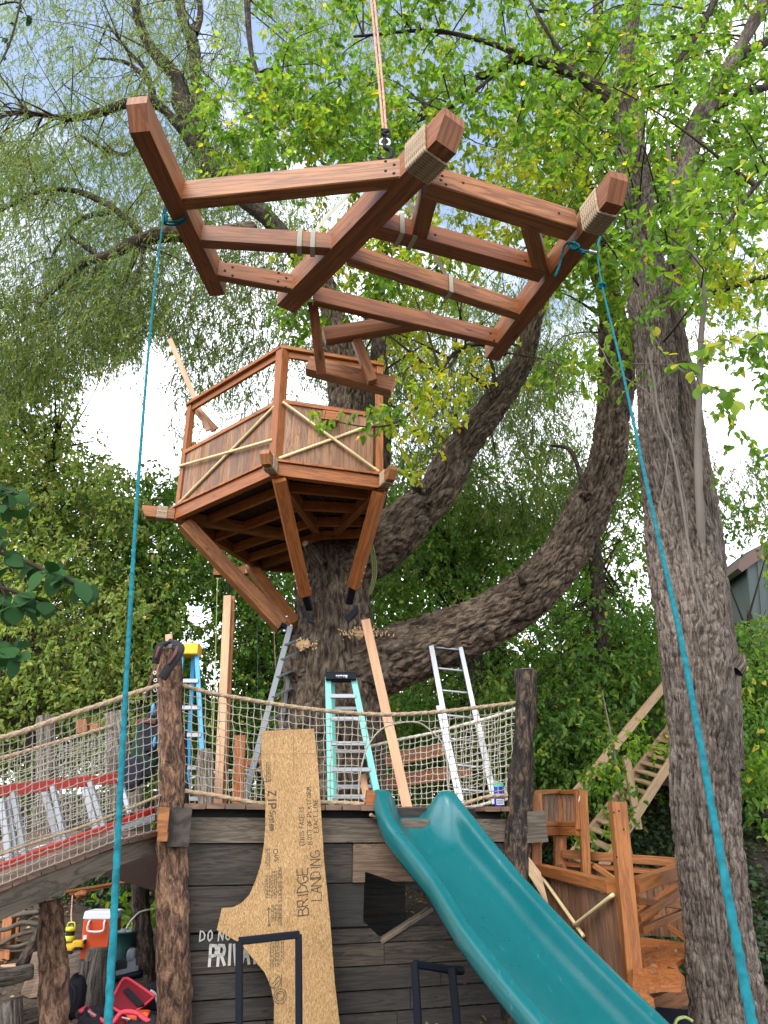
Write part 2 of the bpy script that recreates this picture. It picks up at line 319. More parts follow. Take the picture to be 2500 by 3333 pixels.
def catmull(P, R, step):
    P = [np.array(p, dtype=float) for p in P]; R = list(R)
    if len(P) == 2: P = [P[0], (P[0]+P[1])/2, P[1]]; R = [R[0], (R[0]+R[1])/2, R[1]]
    Q = [2*P[0]-P[1]] + P + [2*P[-1]-P[-2]]; RR = [R[0]]+R+[R[-1]]
    out = []; ro = []
    for i in range(1, len(Q)-2):
        n = max(2, int(np.linalg.norm(Q[i+1]-Q[i])/step)); t = np.linspace(0, 1, n, endpoint=False)[:, None]
        a, b, c, d = Q[i-1], Q[i], Q[i+1], Q[i+2]
        out.append(0.5*((2*b)+(-a+c)*t+(2*a-5*b+4*c-d)*t*t+(-a+3*b-3*c+d)*t**3)); ro.append((RR[i]*(1-t)+RR[i+1]*t)[:, 0])
    out.append(Q[-2][None]); ro.append([RR[-2]])
    return np.vstack(out), np.concatenate(ro)
def frames(P):
    T = np.gradient(P, axis=0); T /= np.linalg.norm(T, axis=1)[:, None]+1e-9
    ref = np.array([0, 1, 0.01]) if abs(T[0, 1]) < 0.9 else np.array([1, 0, 0.01])
    A = np.zeros_like(P); a = ref - T[0]*ref.dot(T[0]); a /= np.linalg.norm(a); A[0] = a
    for i in range(1, len(P)):
        a = A[i-1]-T[i]*A[i-1].dot(T[i]); A[i] = a/(np.linalg.norm(a)+1e-9)
    return T, A, np.cross(T, A)
_lat = np.random.RandomState(3).rand(256, 256)
def vn(u, v, pu):
    iu = np.floor(u).astype(int); iv = np.floor(v).astype(int); fu = u-iu; fv = v-iv; fu = fu*fu*(3-2*fu); fv = fv*fv*(3-2*fv)
    a = _lat[(iu % pu) % 256, iv % 256]; b = _lat[((iu+1) % pu) % 256, iv % 256]; c = _lat[(iu % pu) % 256, (iv+1) % 256]; d = _lat[((iu+1) % pu) % 256, (iv+1) % 256]
    return (a*(1-fu)+b*fu)*(1-fv)+(c*(1-fu)+d*fu)*fv
def tube_geo(P, R, nu, disp=None, cap=True):
    T, A, B = frames(P); n = len(P); th = np.linspace(0, 2*np.pi, nu, endpoint=False)
    s = np.concatenate([[0], np.cumsum(np.linalg.norm(np.diff(P, axis=0), axis=1))])
    r = np.repeat(np.asarray(R)[:, None], nu, 1)
    if disp is not None: r = r+disp(np.repeat(th[None], n, 0), np.repeat(s[:, None], nu, 1), r)
    V = P[:, None]+r[:, :, None]*(np.cos(th)[None, :, None]*A[:, None]+np.sin(th)[None, :, None]*B[:, None])
    V = V.reshape(-1, 3); i = np.arange(n-1)[:, None]; j = np.arange(nu)[None]; jn = (j+1) % nu
    F = np.stack([i*nu+j, i*nu+jn, (i+1)*nu+jn, (i+1)*nu+j], -1).reshape(-1, 4)
    circ = 2*np.pi*np.mean(R); u0 = np.broadcast_to(s[:-1, None], (n-1, nu)); u1 = np.broadcast_to(s[1:, None], (n-1, nu)); v0 = np.broadcast_to(j/nu*circ, (n-1, nu)); v1 = np.broadcast_to((j+1)/nu*circ, (n-1, nu))
    UV = np.stack([np.stack([u0, v0], -1), np.stack([u0, v1], -1), np.stack([u1, v1], -1), np.stack([u1, v0], -1)], 2).reshape(-1, 2)
    if cap:
        k = len(V); V = np.vstack([V, P[:1], P[-1:]]); jj = np.arange(nu); jn = (jj+1) % nu
        c0 = np.stack([jn, jj, np.full(nu, k), np.full(nu, k)], -1); b = (n-1)*nu
        c1 = np.stack([b+jj, b+jn, np.full(nu, k+1), np.full(nu, k+1)], -1)
        # degenerate quads avoided: make them triangles by splitting list
        return V, F, UV, [c0[:, :3], c1[:, :3]]
    return V, F, UV, []
def tube(name, pts, R, m, parent=None, nu=10, step=0.05, disp=None, cap=True, smooth=True, kind=None):
    if not hasattr(R, '__len__'): R = [R]*len(pts)
    P, r = catmull(pts, R, step); V, F, UV, caps = tube_geo(P, r, nu, disp, cap)
    if caps:
        fl = F.tolist() + caps[0].tolist() + caps[1].tolist(); uv = np.vstack([UV, np.tile([[0, 0], [0.05, 0], [0, 0.05]], (2*nu, 1))])
        return mk(name, V, fl, m, parent, uv, smooth, kind=kind)
    return mk(name, V, F, m, parent, UV, smooth, kind=kind)
def tubes(name, lst, m, parent=None, nu=5, step=0.1, kind=None, disp=None):
    VV = []; FF = []; UU = []; k = 0
    for pts, R in lst:
        if not hasattr(R, '__len__'): R = [R]*len(pts)
        P, r = catmull(pts, R, step); V, F, UV, _ = tube_geo(P, r, nu, disp, False); VV.append(V); FF.append(F+k); UU.append(UV); k += len(V)
    return mk(name, np.vstack(VV), np.vstack(FF), m, parent, np.vstack(UU), True, kind=kind)
def bark_disp(freq, amp, seed, str_=3.0, lump=0.03):
    def f(th, s, r):
        u = th/(2*np.pi)*freq; r0 = r.mean(); sp = 2*np.pi*r0/freq; v = s/(sp*str_)+seed*17.3
        warp = (vn(u*0.5, v*1.1+9, max(1, freq//2))-0.5)*2.2
        a = 1-np.abs(2*vn(u+warp+40, v, freq+0)-1)
        a = np.where(True, 1-np.abs(2*vn(np.mod(u+warp, freq), v, freq)-1), a)
        b = vn(np.mod(u*2+warp, freq*2), v*2.3+5, freq*2); c = vn(np.mod(u*4, freq*4), v*5+2, freq*4)
        l = vn(th/(2*np.pi)*4, s*1.3+seed, 4)-0.5
        return -amp*np.power(a, 3.0)*1.3+amp*(0.55*b+0.4*c-0.2)+lump*l*2
    return f
def log_disp(seed, amp=0.008):
    def f(th, s, r):
        u = th/(2*np.pi)
        return amp*(vn(u*14, s*9+seed*7, 14)-0.5)*2+amp*1.6*(vn(u*4, s*2.4+seed*3, 4)-0.5)*2+amp*0.5*(vn(u*40, s*34+seed, 40)-0.5)*2
    return f
def rope(name, pts, r, m, parent=None, pitch=5.5, nu=12, seg=None, cap=True):
    """laid three-strand rope"""
    seg = seg or r*0.45; k = 2*np.pi/(r*pitch)
    return tube(name, pts, r, m, parent, nu=nu, step=seg, disp=lambda th, s, rr_: r*(0.16*np.cos(3*th+k*s)-0.05), cap=cap)
def lathe(name, c, prof, m, parent=None, nu=24, axis=None):
    V = []; F = []; UV = []
    n = len(prof); c = Vector(c)
    for r, z in prof:
        for i in range(nu):
            a = 2*math.pi*i/nu; V.append((c.x+r*math.cos(a), c.y+r*math.sin(a), c.z+z))
    for k in range(n-1):
        for i in range(nu):
            j = (i+1) % nu; F.append((k*nu+i, k*nu+j, (k+1)*nu+j, (k+1)*nu+i)); UV += [(k, i), (k, i+1), (k+1, i+1), (k+1, i)]
    return mk(name, V, F, m, parent, [(a*0.02, b*0.02) for a, b in UV], True)
def bolt(p, r, parent, n=(0, -1, 0)):
    p = Vector(p); n = Vector(n).normalized(); return tube('bolt', [p, p+n*r*0.9], [r, r*0.7], M['bolt'], parent, nu=8, step=0.1)

# stroke lettering
GL = {'A': [[(0, 0), (.3, 1), (.6, 0)], [(.12, .4), (.48, .4)]], 'B': [[(0, 0), (0, 1), (.4, .95), (.48, .75), (.35, .55), (0, .5)], [(.35, .55), (.55, .3), (.45, .05), (0, 0)]],
 'C': [[(.55, .85), (.3, 1), (.05, .75), (0, .4), (.15, .05), (.55, .05)]], 'D': [[(0, 0), (0, 1), (.35, .92), (.58, .6), (.5, .2), (0, 0)]], 'E': [[(.5, 1), (0, 1), (0, 0), (.52, 0)], [(0, .52), (.4, .52)]],
 'F': [[(.5, 1), (0, 1), (0, 0)], [(0, .52), (.4, .52)]], 'G': [[(.55, .85), (.3, 1), (.03, .7), (.03, .3), (.25, 0), (.58, .1), (.58, .42), (.3, .42)]], 'H': [[(0, 0), (0, 1)], [(.5, 0), (.5, 1)], [(0, .5), (.5, .5)]],
 'I': [[(.2, 0), (.2, 1)]], 'K': [[(0, 0), (0, 1)], [(.5, 1), (0, .45), (.5, 0)]], 'L': [[(0, 1), (0, 0), (.5, 0)]], 'M': [[(0, 0), (.05, 1), (.33, .4), (.6, 1), (.65, 0)]], 'N': [[(0, 0), (0, 1), (.52, 0), (.52, 1)]],
 'O': [[(.3, 1), (.05, .75), (.05, .25), (.3, 0), (.55, .25), (.55, .75), (.3, 1)]], 'P': [[(0, 0), (0, 1), (.4, .97), (.52, .75), (.4, .5), (0, .45)]], 'R': [[(0, 0), (0, 1), (.4, .97), (.5, .75), (.4, .52), (0, .48)], [(.2, .48), (.55, 0)]],
 'S': [[(.5, .85), (.25, 1), (.03, .8), (.12, .55), (.45, .42), (.5, .15), (.25, 0), (0, .12)]], 'T': [[(0, 1), (.58, 1)], [(.29, 1), (.29, 0)]], 'U': [[(0, 1), (.03, .2), (.27, 0), (.5, .2), (.53, 1)]], 'V': [[(0, 1), (.28, 0), (.56, 1)]],
 'W': [[(0, 1), (.17, 0), (.35, .7), (.52, 0), (.7, 1)]], 'X': [[(0, 0), (.5, 1)], [(0, 1), (.5, 0)]], 'Y': [[(0, 1), (.27, .5), (.54, 1)], [(.27, .5), (.27, 0)]], 'Z': [[(0, 1), (.5, 1), (0, 0), (.52, 0)]],
 'e': [[(.05, .35), (.42, .35), (.35, .62), (.15, .62), (.03, .3), (.15, 0), (.42, .05)]], 'm': [[(0, 0), (0, .6), (.15, .62), (.25, .5), (.25, 0)], [(.25, .5), (.4, .62), (.5, .5), (.5, 0)]], 's': [[(.36, .55), (.15, .62), (.05, .47), (.35, .2), (.25, 0), (.02, .05)]],
 't': [[(.15, .95), (.15, .1), (.3, 0)], [(0, .62), (.32, .62)]], 'y': [[(0, .6), (.2, .05)], [(.4, .6), (.2, .05), (.08, -.3)]], '(': [[(.25, 1.2), (.05, .8), (.05, .2), (.25, -.2)]], ')': [[(0, 1.2), (.2, .8), (.2, .2), (0, -.2)]], '3': [[(0, .9), (.3, 1), (.45, .75), (.2, .52), (.48, .28), (.28, 0), (0, .1)]], '2': [[(0, .8), (.2, 1), (.45, .8), (0, 0), (.5, 0)]]}
def strokes(name, text, o, ux, uy, n, size, thick, m, parent, jit=0.0, gap=0.22, wid=1.0):
    o = Vector(o); V = []; F = []; x = 0; rs = random.Random(len(text)*7+3)
    for chx in text:
        if chx == ' ': x += 0.45; continue
        gl = GL.get(chx, GL['I']); wdt = max(p[0] for s in gl for p in s)+(.12 if chx == 'I' else 0)
        for s in gl:
            q = [(x+p[0]*wid+rs.uniform(-jit, jit), p[1]+rs.uniform(-jit, jit)) for p in s]
            for a, b in zip(q, q[1:]):
                A = o+ux*a[0]*size+uy*a[1]*size; B = o+ux*b[0]*size+uy*b[1]*size; d = (B-A)
                if d.length < 1e-6: continue
                d.normalize(); sd_ = n.cross(d)*thick/2; A = A-d*thick*.3; B = B+d*thick*.3; k = len(V)
                V += [tuple(A-sd_), tuple(B-sd_), tuple(B+sd_), tuple(A+sd_)]; F.append((k, k+1, k+2, k+3))
        x += wdt*wid+gap
    return mk(name, V, F, m, parent)
def circle_pts(c, ux, uy, r, n=24, a0=0, a1=2*math.pi): return [Vector(c)+ux*r*math.cos(a0+(a1-a0)*i/n)+uy*r*math.sin(a0+(a1-a0)*i/n) for i in range(n+1)]
def ribbon(name, lines, n, thick, m, parent):
    V = []; F = []
    for q in lines:
        for A, B in zip(q, q[1:]):
            d = (B-A).normalized(); s = n.cross(d)*thick/2; k = len(V); V += [tuple(A-s), tuple(B-s), tuple(B+s), tuple(A+s)]; F.append((k, k+1, k+2, k+3))
    return mk(name, V, F, m, parent)
#SECTION2
# ================================================================= GROUND
def sstep(a, b, x): t = np.clip((x-a)/(b-a), 0, 1); return t*t*(3-2*t)
def gh(x, y):
    x = np.asarray(x, float); y = np.asarray(y, float)
    z = 0.75*sstep(8.3, 12.5, y) + 0.35*sstep(-1.5, -4.5, x)*sstep(6, 10, y)
    z = z + 2.3*sstep(1.5, 5.5, x)*sstep(9.0, 15.5, y) + 1.6*sstep(14, 24, y)
    z = z + 0.06*np.sin(x*1.7+y*.6)+0.04*np.sin(x*3.1-y*2.3)
    return z
gx = np.concatenate([np.linspace(-400, -22, 14), np.linspace(-20, 20, 161), np.linspace(22, 400, 14)]); gy = np.concatenate([np.linspace(-400, -12, 12), np.linspace(-10, 30, 161), np.linspace(33, 500, 16)])
GX, GY = np.meshgrid(gx, gy); GZ = gh(GX, GY)
V = np.stack([GX, GY, GZ], -1).reshape(-1, 3); nx = len(gx); i, j = np.meshgrid(np.arange(len(gy)-1), np.arange(nx-1), indexing='ij')
Fg = np.stack([i*nx+j, i*nx+j+1, (i+1)*nx+j+1, (i+1)*nx+j], -1).reshape(-1, 4)
mk('ground', V, Fg, M['earth'], None, None, True, kind='structure')
def g0(x, y): return float(gh(x, y))

# ================================================================= PLAY TOWER
WA = PY(600, 2622, 7.2); WB = PY(1650, 2640, 8.2); W = plane(WA, WB); wd, wn_ = W.d, W.n
UPV = Vector((0, 0, 1)); back = -wn_
tower = thing('play_tower', 'dark weathered plank play tower with log corner posts, rope rail deck and pentagon window', 'playhouse', (W(1100, 3300).x, W(1100, 3300).y, 0))
def sW(px, py=2700): return (W(px, py)-WA).dot(wd)
def wz(py): return W(1125, py).z
def wp(s, z, off=0.0): q = WA+wd*s+wn_*off; return Vector((q.x, q.y, z))
# pentagon window in wall coordinates
pent = [(sW(x, y), W(x, y).z) for x, y in ((1186, 2837), (1398, 2909), (1398, 2958), (1247, 3060), (1182, 2998))]
def clip(poly, a, b, keep_left):
    out = []
    def sd_(p): return (b[0]-a[0])*(p[1]-a[1])-(b[1]-a[1])*(p[0]-a[0])
    for i in range(len(poly)):
        p, q = poly[i], poly[(i+1) % len(poly)]; sp, sq = sd_(p), sd_(q)
        if not keep_left: sp, sq = -sp, -sq
        if sp >= 0: out.append(p)
        if sp*sq < 0: t = sp/(sp-sq); out.append((p[0]+(q[0]-p[0])*t, p[1]+(q[1]-p[1])*t))
    return out
def minus(poly, hole):
    area = sum(hole[i][0]*hole[(i+1) % len(hole)][1]-hole[(i+1) % len(hole)][0]*hole[i][1] for i in range(len(hole)))
    h = hole if area > 0 else hole[::-1]; res = []; cur = poly
    for i in range(len(h)):
        a, b = h[i], h[(i+1) % len(h)]
        o_ = clip(cur, a, b, False)
        if len(o_) > 2: res.append(o_)
        cur = clip(cur, a, b, True)
        if len(cur) < 3: break
    return res
def wall_plank(s0, s1, z0, z1, off, m, th=0.035):
    rect = [(s0, z0), (s1, z0), (s1, z1), (s0, z1)]
    pieces = minus(rect, pent) if (s1 > pent[0][0]-.2 and s0 < pent[1][0]+.2 and z1 > pent[3][1] and z0 < pent[0][1]) else [rect]
    geos = []
    for pc in pieces:
        A = [wp(a, b, off) for a, b in pc]; B = [wp(a, b, off-th) for a, b in pc]; k = len(pc); VV = [tuple(v) for v in A+B]
        F = [tuple(range(k)), tuple(range(2*k-1, k-1, -1))]; uv = [(a+z0*3, b) for a, b in pc]; UV = uv+uv[::-1]
        for i in range(k):
            jn = (i+1) % k; F.append((i, k+i, k+jn, jn)); UV += [(0, 0), (0, .03), (.2, .03), (.2, 0)]
        geos.append((VV, F, UV))
    v, f, u = merge(geos); return mk('wall_plank', v, f, m, tower, u)
SL, SR = sW(598), sW(1652)
rows = [(2747, 2873), (2877, 3017), (3025, 3072), (3076, 3146), (3150, 3226), (3231, 3300), (3305, 3385), (3389, 3470), (3474, 3560)]
splits = {0: [1148, 1420], 1: [1066], 2: [1066, 1500], 3: [1250], 4: [1420], 5: [1110, 1330], 6: [900, 1290], 7: [1400], 8: [1000]}
rw = random.Random(5)
for ri, (y0, y1) in enumerate(rows):
    xs = [598]+splits[ri]+[1652]
    for a, b in zip(xs, xs[1:]):
        m_ = M['tan'] if (ri == 0 and a == 1148) else M['wall']
        wall_plank(sW(a)+.003, sW(b)-.003, wz(y1)+.001, wz(y0)-.001, rw.uniform(-.012, .008)+(.025 if m_ is M['tan'] else 0), m_)
wall_plank(SL+.01, SR-.02, wz(2742), wz(2664), 0.03, M['header'], 0.06)
bar('window_sill', wp(pent[1][0]+.03, pent[2][1]-.005, -.05), wp(pent[3][0]-.02, pent[3][1]-.02, -.05), 0.12, 0.035, M['header'], tower)
# dark recess joist behind header, side and rear walls of the tower
bar('rim_joist', wp(SL, wz(2652), -.16), wp(SR, wz(2652), -.16), 0.05, 0.14, M['wall'], tower)
DZ = wz(2640); DTH = 0.045; DEEP = 2.1
for k in range(9):
    z1 = wz(2747)-k*.2
    for (sa, ca) in ((SL+.02, 0), ):
        bar('side_plank', wp(sa, z1-.1, -.08), wp(sa, z1-.1, -DEEP), .03, .196, M['wall'], tower)
    bar('back_plank', wp(SL, z1-.1, -DEEP), wp(SL+2.84, z1-.1, -DEEP), .03, .196, M['wall'], tower)
for k in range(5):
    lx = SL+1.45+.17*k
    tube('hanging_log', [wp(lx, DZ-.14, -1.2), wp(lx, DZ-.14, -.12)], .055, M['logd'], tower, nu=10, step=.2)
# deck boards, ends showing at the front edge
x = SL-.03; k = 0; rd = random.Random(2)
deck_top = W(1125, 2622).z
while x < SR+.05:
    wdt = rd.uniform(.165, .2)
    fr = rd.uniform(0.10, 0.125)
    if sW(1270) < x+wdt/2 < sW(1545): fr = -0.14
    bar('deck_board', wp(x+wdt/2, deck_top-DTH/2+rd.uniform(-.003, .003), fr), wp(x+wdt/2, deck_top-DTH/2, -DEEP-.3), wdt-.008, DTH, M['deck'], tower, ch=.004); x += wdt
# log posts
def log(name, px, R_px, Y, m, parent, seed, nu=36, flat=None, amp=0.011):
    pts = [PY(a, b, Y) for a, b in px]; R = [rr(r, p) for r, p in zip(R_px, pts)]
    return tube(name, pts, R, m, parent, nu=nu, step=.022, disp=log_disp(seed, amp))
LP = log('log_post', [(568, 3560), (566, 3300), (562, 3000), (556, 2700), (555, 2450), (553, 2215), (554, 2118)], [56, 54, 51, 44, 41, 37, 32], 7.12, M['log'], tower, 1, 44)
tube('log_stub', [PY(596, 2700, 7.4), PY(598, 2550, 7.4), PY(592, 2380, 7.4)], [.045, .05, .03], M['logd'], tower, nu=14, step=.03, disp=log_disp(4, .01))
RP = log('log_post', [(1672, 3500), (1676, 3100), (1684, 2800), (1700, 2500), (1710, 2300), (1711, 2182)], [42, 42, 40, 37, 34, 32], 8.15, M['logd'], tower, 2, 44)
prism('post_top', circle_pts(PY(1711, 2181, 8.15), Vector((1, 0, 0)), Vector((0, 1, 0)), rr(32, PY(1711, 2181, 8.15)), 16)[:-1], (0, 0, 1), .012, M['grayold'], tower)
log('log_post', [(1645, 3500), (1640, 3100), (1640, 2700)], [36, 34, 34], 8.9, M['logd'], tower, 3, 24)
for r_, q in ((0.012, (545, 2480)), (0.01, (575, 2620)), (.012, (1695, 2640))):
    lathe('knot', PY(*q, 6.98 if q[0] < 1000 else 7.98), [(r_*2.2, 0), (r_*2, .008), (r_, .012), (0.001, .004)], M['logd'], tower, 10)
bar('header_block', PY(584, 2692, 6.93), PY(584, 2692, 7.3), rr(70, PY(584, 2692, 6.93)), rr(118, PY(584, 2692, 6.93)), M['wall'], tower)
bar('beam_end', PY(531, 2668, 6.80), PY(540, 2668, 7.3), rr(34, PY(531, 2668, 6.8)), rr(74, PY(531, 2668, 6.8)), M['fort'], tower)
bar('beam_end', PY(529, 2724, 6.80), PY(540, 2722, 7.3), rr(32, PY(529, 2722, 6.8)), rr(28, PY(529, 2722, 6.8)), M['fort'], tower)
bar('header_block', PY(1700, 2694, 8.1), PY(1775, 2690, 8.1), .12, rr(92, PY(1740, 2690, 8.3)), M['grayold'], tower)
bar('split_stick', PY(603, 2745, 7.15), PY(604, 2905, 7.15), .035, .03, M['tan'], tower)
# painted writing on the wall
pn = wn_
strokes('painted_word', 'DO NOT', wp(sW(650, 3060), W(650, 3064).z, .014), wd, UPV, pn, .078, .011, M['paint'], tower, .02, .28, .9)
strokes('painted_word', 'PRIVATE', wp(sW(680, 3140), W(680, 3143).z, .014), wd, UPV, pn, .150, .024, M['paint'], tower, .02, .13, .68)

# ----------------------------------------------------------------- nets
def net_mesh(name, fn, na, nb, r, m, parent, mask=None, jit=0.12, seed=1, sub=2):
    rs = np.random.RandomState(seed); J = rs.uniform(-jit, jit, (na+1, nb+1, 2)); J[:, 0] *= .2; J[:, -1] *= .3
    def pt(i, j): return fn((i+J[i, j, 0])/na, (j+J[i, j, 1])/nb)
    G = [[pt(i, j) for j in range(nb+1)] for i in range(na+1)]
    V = []; F = []
    def seg(a, b, sag):
        d = (b-a); L = d.length
        if L < 1e-5: return
        d.normalize(); s = d.cross(Vector((.1, 1, .2))).normalized(); u = s.cross(d); prev = None
        for t in range(sub+1):
            f = t/sub; c = a+(b-a)*f+Vector((0, 0, -sag*L*4*f*(1-f))); k = len(V)
            rad = r*(1.7 if t in (0, sub) else 1)
            for q in range(4):
                an = q*math.pi/2; V.append(tuple(c+s*rad*math.cos(an)+u*rad*math.sin(an)))
            if prev is not None:
                for q in range(4): F.append((prev+q, prev+(q+1) % 4, k+(q+1) % 4, k+q))
            prev = k
    for i in range(na+1):
        for j in range(nb+1):
            ok = lambda a, b: mask is None or (mask(a/na, b/nb))
            if i < na and ok(i, j) and ok(i+1, j) and j > 0: seg(G[i][j], G[i+1][j], .06)
            if j < nb and ok(i, j) and ok(i, j+1): seg(G[i][j], G[i][j+1], 0.0)
    UV = [(0.3*(q % 7), 0.1*(q % 3)) for q in range(len(F)*4)]
    return mk(name, V, F, m, parent, UV, True)
def interp(pts, x):
    pts = sorted(pts)
    for a, b in zip(pts, pts[1:]):
        if x <= b[0]: t = max(0, (x-a[0])/(b[0]-a[0])); return a[1]+(b[1]-a[1])*t
    return pts[-1][1]
topF = [(598, 2232), (660, 2250), (750, 2268), (900, 2293), (1050, 2313), (1240, 2326), (1400, 2320), (1550, 2304), (1700, 2286)]
botF = [(598, 2575), (700, 2590), (800, 2608), (860, 2616), (1050, 2612), (1185, 2618), (1400, 2640), (1530, 2606), (1600, 2592), (1692, 2588)]
nf = thing('rope_netting', 'knotted cord netting railing along the tower front with an opening above the slide', 'netting', W(1100, 2640, .05))
def WN(x, y): return W(x, y, .03)
def ropeline(pts, f): return [f(a, b) for a, b in pts]
rope('top_rope', ropeline([(566, 2226)]+topF, WN), .021, M['manila'], nf)
rope('bottom_rope', ropeline(botF[:6], WN), .021, M['manila'], nf)
rope('bottom_rope', ropeline([(1500, 2625), (1530, 2610), (1600, 2592), (1700, 2588)], WN), .019, M['manila'], nf)
arch = [(1196, 2612), (1168, 2585), (1176, 2500), (1200, 2425), (1245, 2372), (1310, 2352), (1365, 2354), (1405, 2382), (1440, 2420), (1455, 2480), (1458, 2560), (1480, 2590)]
rope('opening_rope', ropeline(arch, WN), .008, M['netg'], nf, nu=8)
def inarch(x, y): return 1172 < x < 1462 and y > 2600-250*math.sqrt(max(0, 1-((x-1317)/147)**2))
rb = [(598, 2575), (700, 2590), (860, 2613), (1185, 2616), (1320, 2650), (1462, 2612), (1692, 2590)]
def fF(a, b):
    x = 600+(1690-600)*a; y = interp(topF, x)*(1-b)+interp(rb, x)*b
    return WN(x, y)
def mF(a, b):
    x = 600+(1690-600)*a; return not inarch(x, interp(topF, x)*(1-b)+interp(rb, x)*b)
net_mesh('net_cords', fF, 48, 12, .0036, M['netg'], nf, mF, .15, 2)
strap = []
P_, _r = catmull([np.array(WN(a, b)) for a, b in topF], [1]*len(topF), .002)
for kk in range(46):
    c = P_[min(len(P_)-1, int((kk+.5)/46*len(P_)))]; cv = Vector(c.tolist()); strap.append((circle_pts(cv, (wn_), Vector((.25, 0, 1)).normalized(), .0235, 8), .003))
tubes('binding_cord', strap, M['netg'], nf, 4, .02, kind='stuff')
tube('spare_rope', [W(1205, 2652, .1), W(1230, 2664, .06), W(1265, 2664, .05), W(1300, 2668, .0)], .016, M['manila'], tower, nu=10, step=.01, disp=lambda th, s, r: .003*np.cos(3*th+60*s))
# rear net
nr = thing('rope_netting', 'pale finer cord netting along the rear edge of the tower deck', 'netting', W(1450, 2600, -1.9))
topR = [(1120, 2452), (1215, 2428), (1300, 2408), (1400, 2388), (1500, 2362), (1600, 2335), (1678, 2308)]; botR = [(1150, 2640), (1300, 2640), (1450, 2635), (1545, 2626), (1600, 2612), (1690, 2592)]
BK = plane(PY(1150, 2500, 9.9), PY(1680, 2500, 8.7))
rope('top_rope', ropeline(topR, BK), .02, M['netw'], nr); rope('bottom_rope', ropeline(botR, BK), .02, M['netw'], nr)
def fR(a, b):
    x = 1130+(1685-1130)*a; return BK(x, interp(topR, x)*(1-b)+interp(botR, x)*b)
net_mesh('net_cords', fR, 30, 13, .0038, M['netw'], nr, None, .14, 5)
BL = plane(PY(620, 2500, 9.6), PY(960, 2500, 9.9))
nl = thing('rope_netting', 'low strip of cord netting behind the pale lumber on the deck', 'netting', BL(740, 2620))
topL = [(600, 2540), (700, 2515), (800, 2508), (950, 2518)]
rope('top_rope', ropeline(topL, BL), .016, M['netw'], nl, nu=8)
def fL(a, b):
    x = 600+360*a; return BL(x, interp(topL, x)*(1-b)+2650*b)
net_mesh('net_cords', fL, 20, 5, .004, M['netw'], nl, None, .14, 8)

# ================================================================= BRIDGE (left)
BP = plane(PY(0, 2800, 5.75), PY(515, 2650, 7.1))
bridge = thing('plank_bridge', 'sloping weathered timber bridge with rope net sides rising to the tower at left', 'bridge', (BP(200, 3000).x, BP(200, 3000).y, 0))
bd, bn = BP.d, BP.n
def bpp(x, y, off=0): return BP(x, y, off)
# side beam as a slanted prism
prism('side_beam', [bpp(384, 2760), bpp(0, 2896), bpp(-150, 2950), bpp(-150, 3085), bpp(0, 2998), bpp(274, 2872), bpp(392, 2817), bpp(518, 2772), bpp(518, 2716)], bn, .09, M['grayold'], bridge)
edge = [(-150, 2938), (0, 2884), (120, 2836), (250, 2789), (384, 2738), (514, 2706)]
e3 = [bpp(a, b, .03) for a, b in edge]; tot = 14
for k in range(tot):
    f0 = k/tot; xa = -150+664*f0; xb = -150+664*(k+1)/tot
    A = bpp(xa, interp(edge, xa), .03); B = bpp(xb, interp(edge, xb), .03); mid = (A+B)/2; dirn = (B-A).normalized()
    upv = dirn.cross(-bn)
    if upv.z < 0: upv = -upv
    bar('deck_board', mid-upv*.02, mid-upv*.02-bn*1.5, (B-A).length-.008, .04, M['deck'], bridge, up=upv)
log('log_post', [(178, 3560), (176, 3300), (172, 3100), (168, 2930)], [50, 46, 42, 37], 6.9, M['log'], bridge, 6, 36)
log('log_post', [(478, 3330), (474, 3200), (465, 3040), (458, 2860)], [46, 42, 34, 29], 8.6, M['logd'], bridge, 7, 30)
log('log_post', [(140, 2900), (145, 2640), (152, 2500), (152, 2332)], [32, 30, 30, 28], 8.6, M['logg'], bridge, 8, 30)
log('log_post', [(400, 2640), (388, 2480), (372, 2320)], [32, 34, 30], 8.3, M['logg'], bridge, 9, 30)
log('log_post', [(440, 2680), (430, 2550)], [22, 26], 8.1, M['logg'], bridge, 10, 20)
prism('under_panel', [PY(330, 2850, 8.2), PY(520, 2905, 8.2), PY(520, 2770, 8.2), PY(392, 2806, 8.2)], (0, -1, 0), .06, M['under'], bridge)  # dark filler for the landing's far beam and the shadow beneath it
bn1 = thing('rope_netting', 'grey knotted cord netting along the near side of the sloping bridge', 'netting', bpp(250, 2800))
topB = [(-160, 2432), (0, 2402), (84, 2378), (160, 2350), (253, 2318), (340, 2290), (430, 2258), (516, 2232)]
midB = [(-160, 2838), (0, 2782), (84, 2752), (180, 2720), (270, 2690), (400, 2640), (523, 2588)]
botB = [(-160, 2935), (0, 2880), (120, 2832), (250, 2785), (384, 2733), (514, 2700)]
BN = lambda x, y: BP(x, y, .06)
rope('top_rope', ropeline(topB, BN), .021, M['manila'], bn1); rope('lower_rope', ropeline(midB, BN), .012, M['manila'], bn1, nu=9)
def fB(a, b):
    x = -160+(516+160)*a; return BN(x, interp(topB, x)*(1-b)+interp(botB, x)*b)
net_mesh('net_cords', fB, 28, 18, .0031, M['netg'], bn1, None, .12, 11)
BF = plane(PY(0, 2500, 7.1), PY(380, 2400, 8.25))
bn2 = thing('rope_netting', 'pale cord netting along the far side of the sloping bridge', 'netting', BF(200, 2700))
topC = [(-100, 2488), (0, 2469), (122, 2435), (240, 2400), (367, 2363)]; botC = [(-100, 2820), (0, 2780), (380, 2660)]
rope('top_rope', ropeline(topC, BF), .02, M['manila'], bn2)
net_mesh('net_cords', lambda a, b: BF(-100+480*a, interp(topC, -100+480*a)*(1-b)+interp(botC, -100+480*a)*b), 26, 16, .0028, M['netw'], bn2, None, .14, 12)
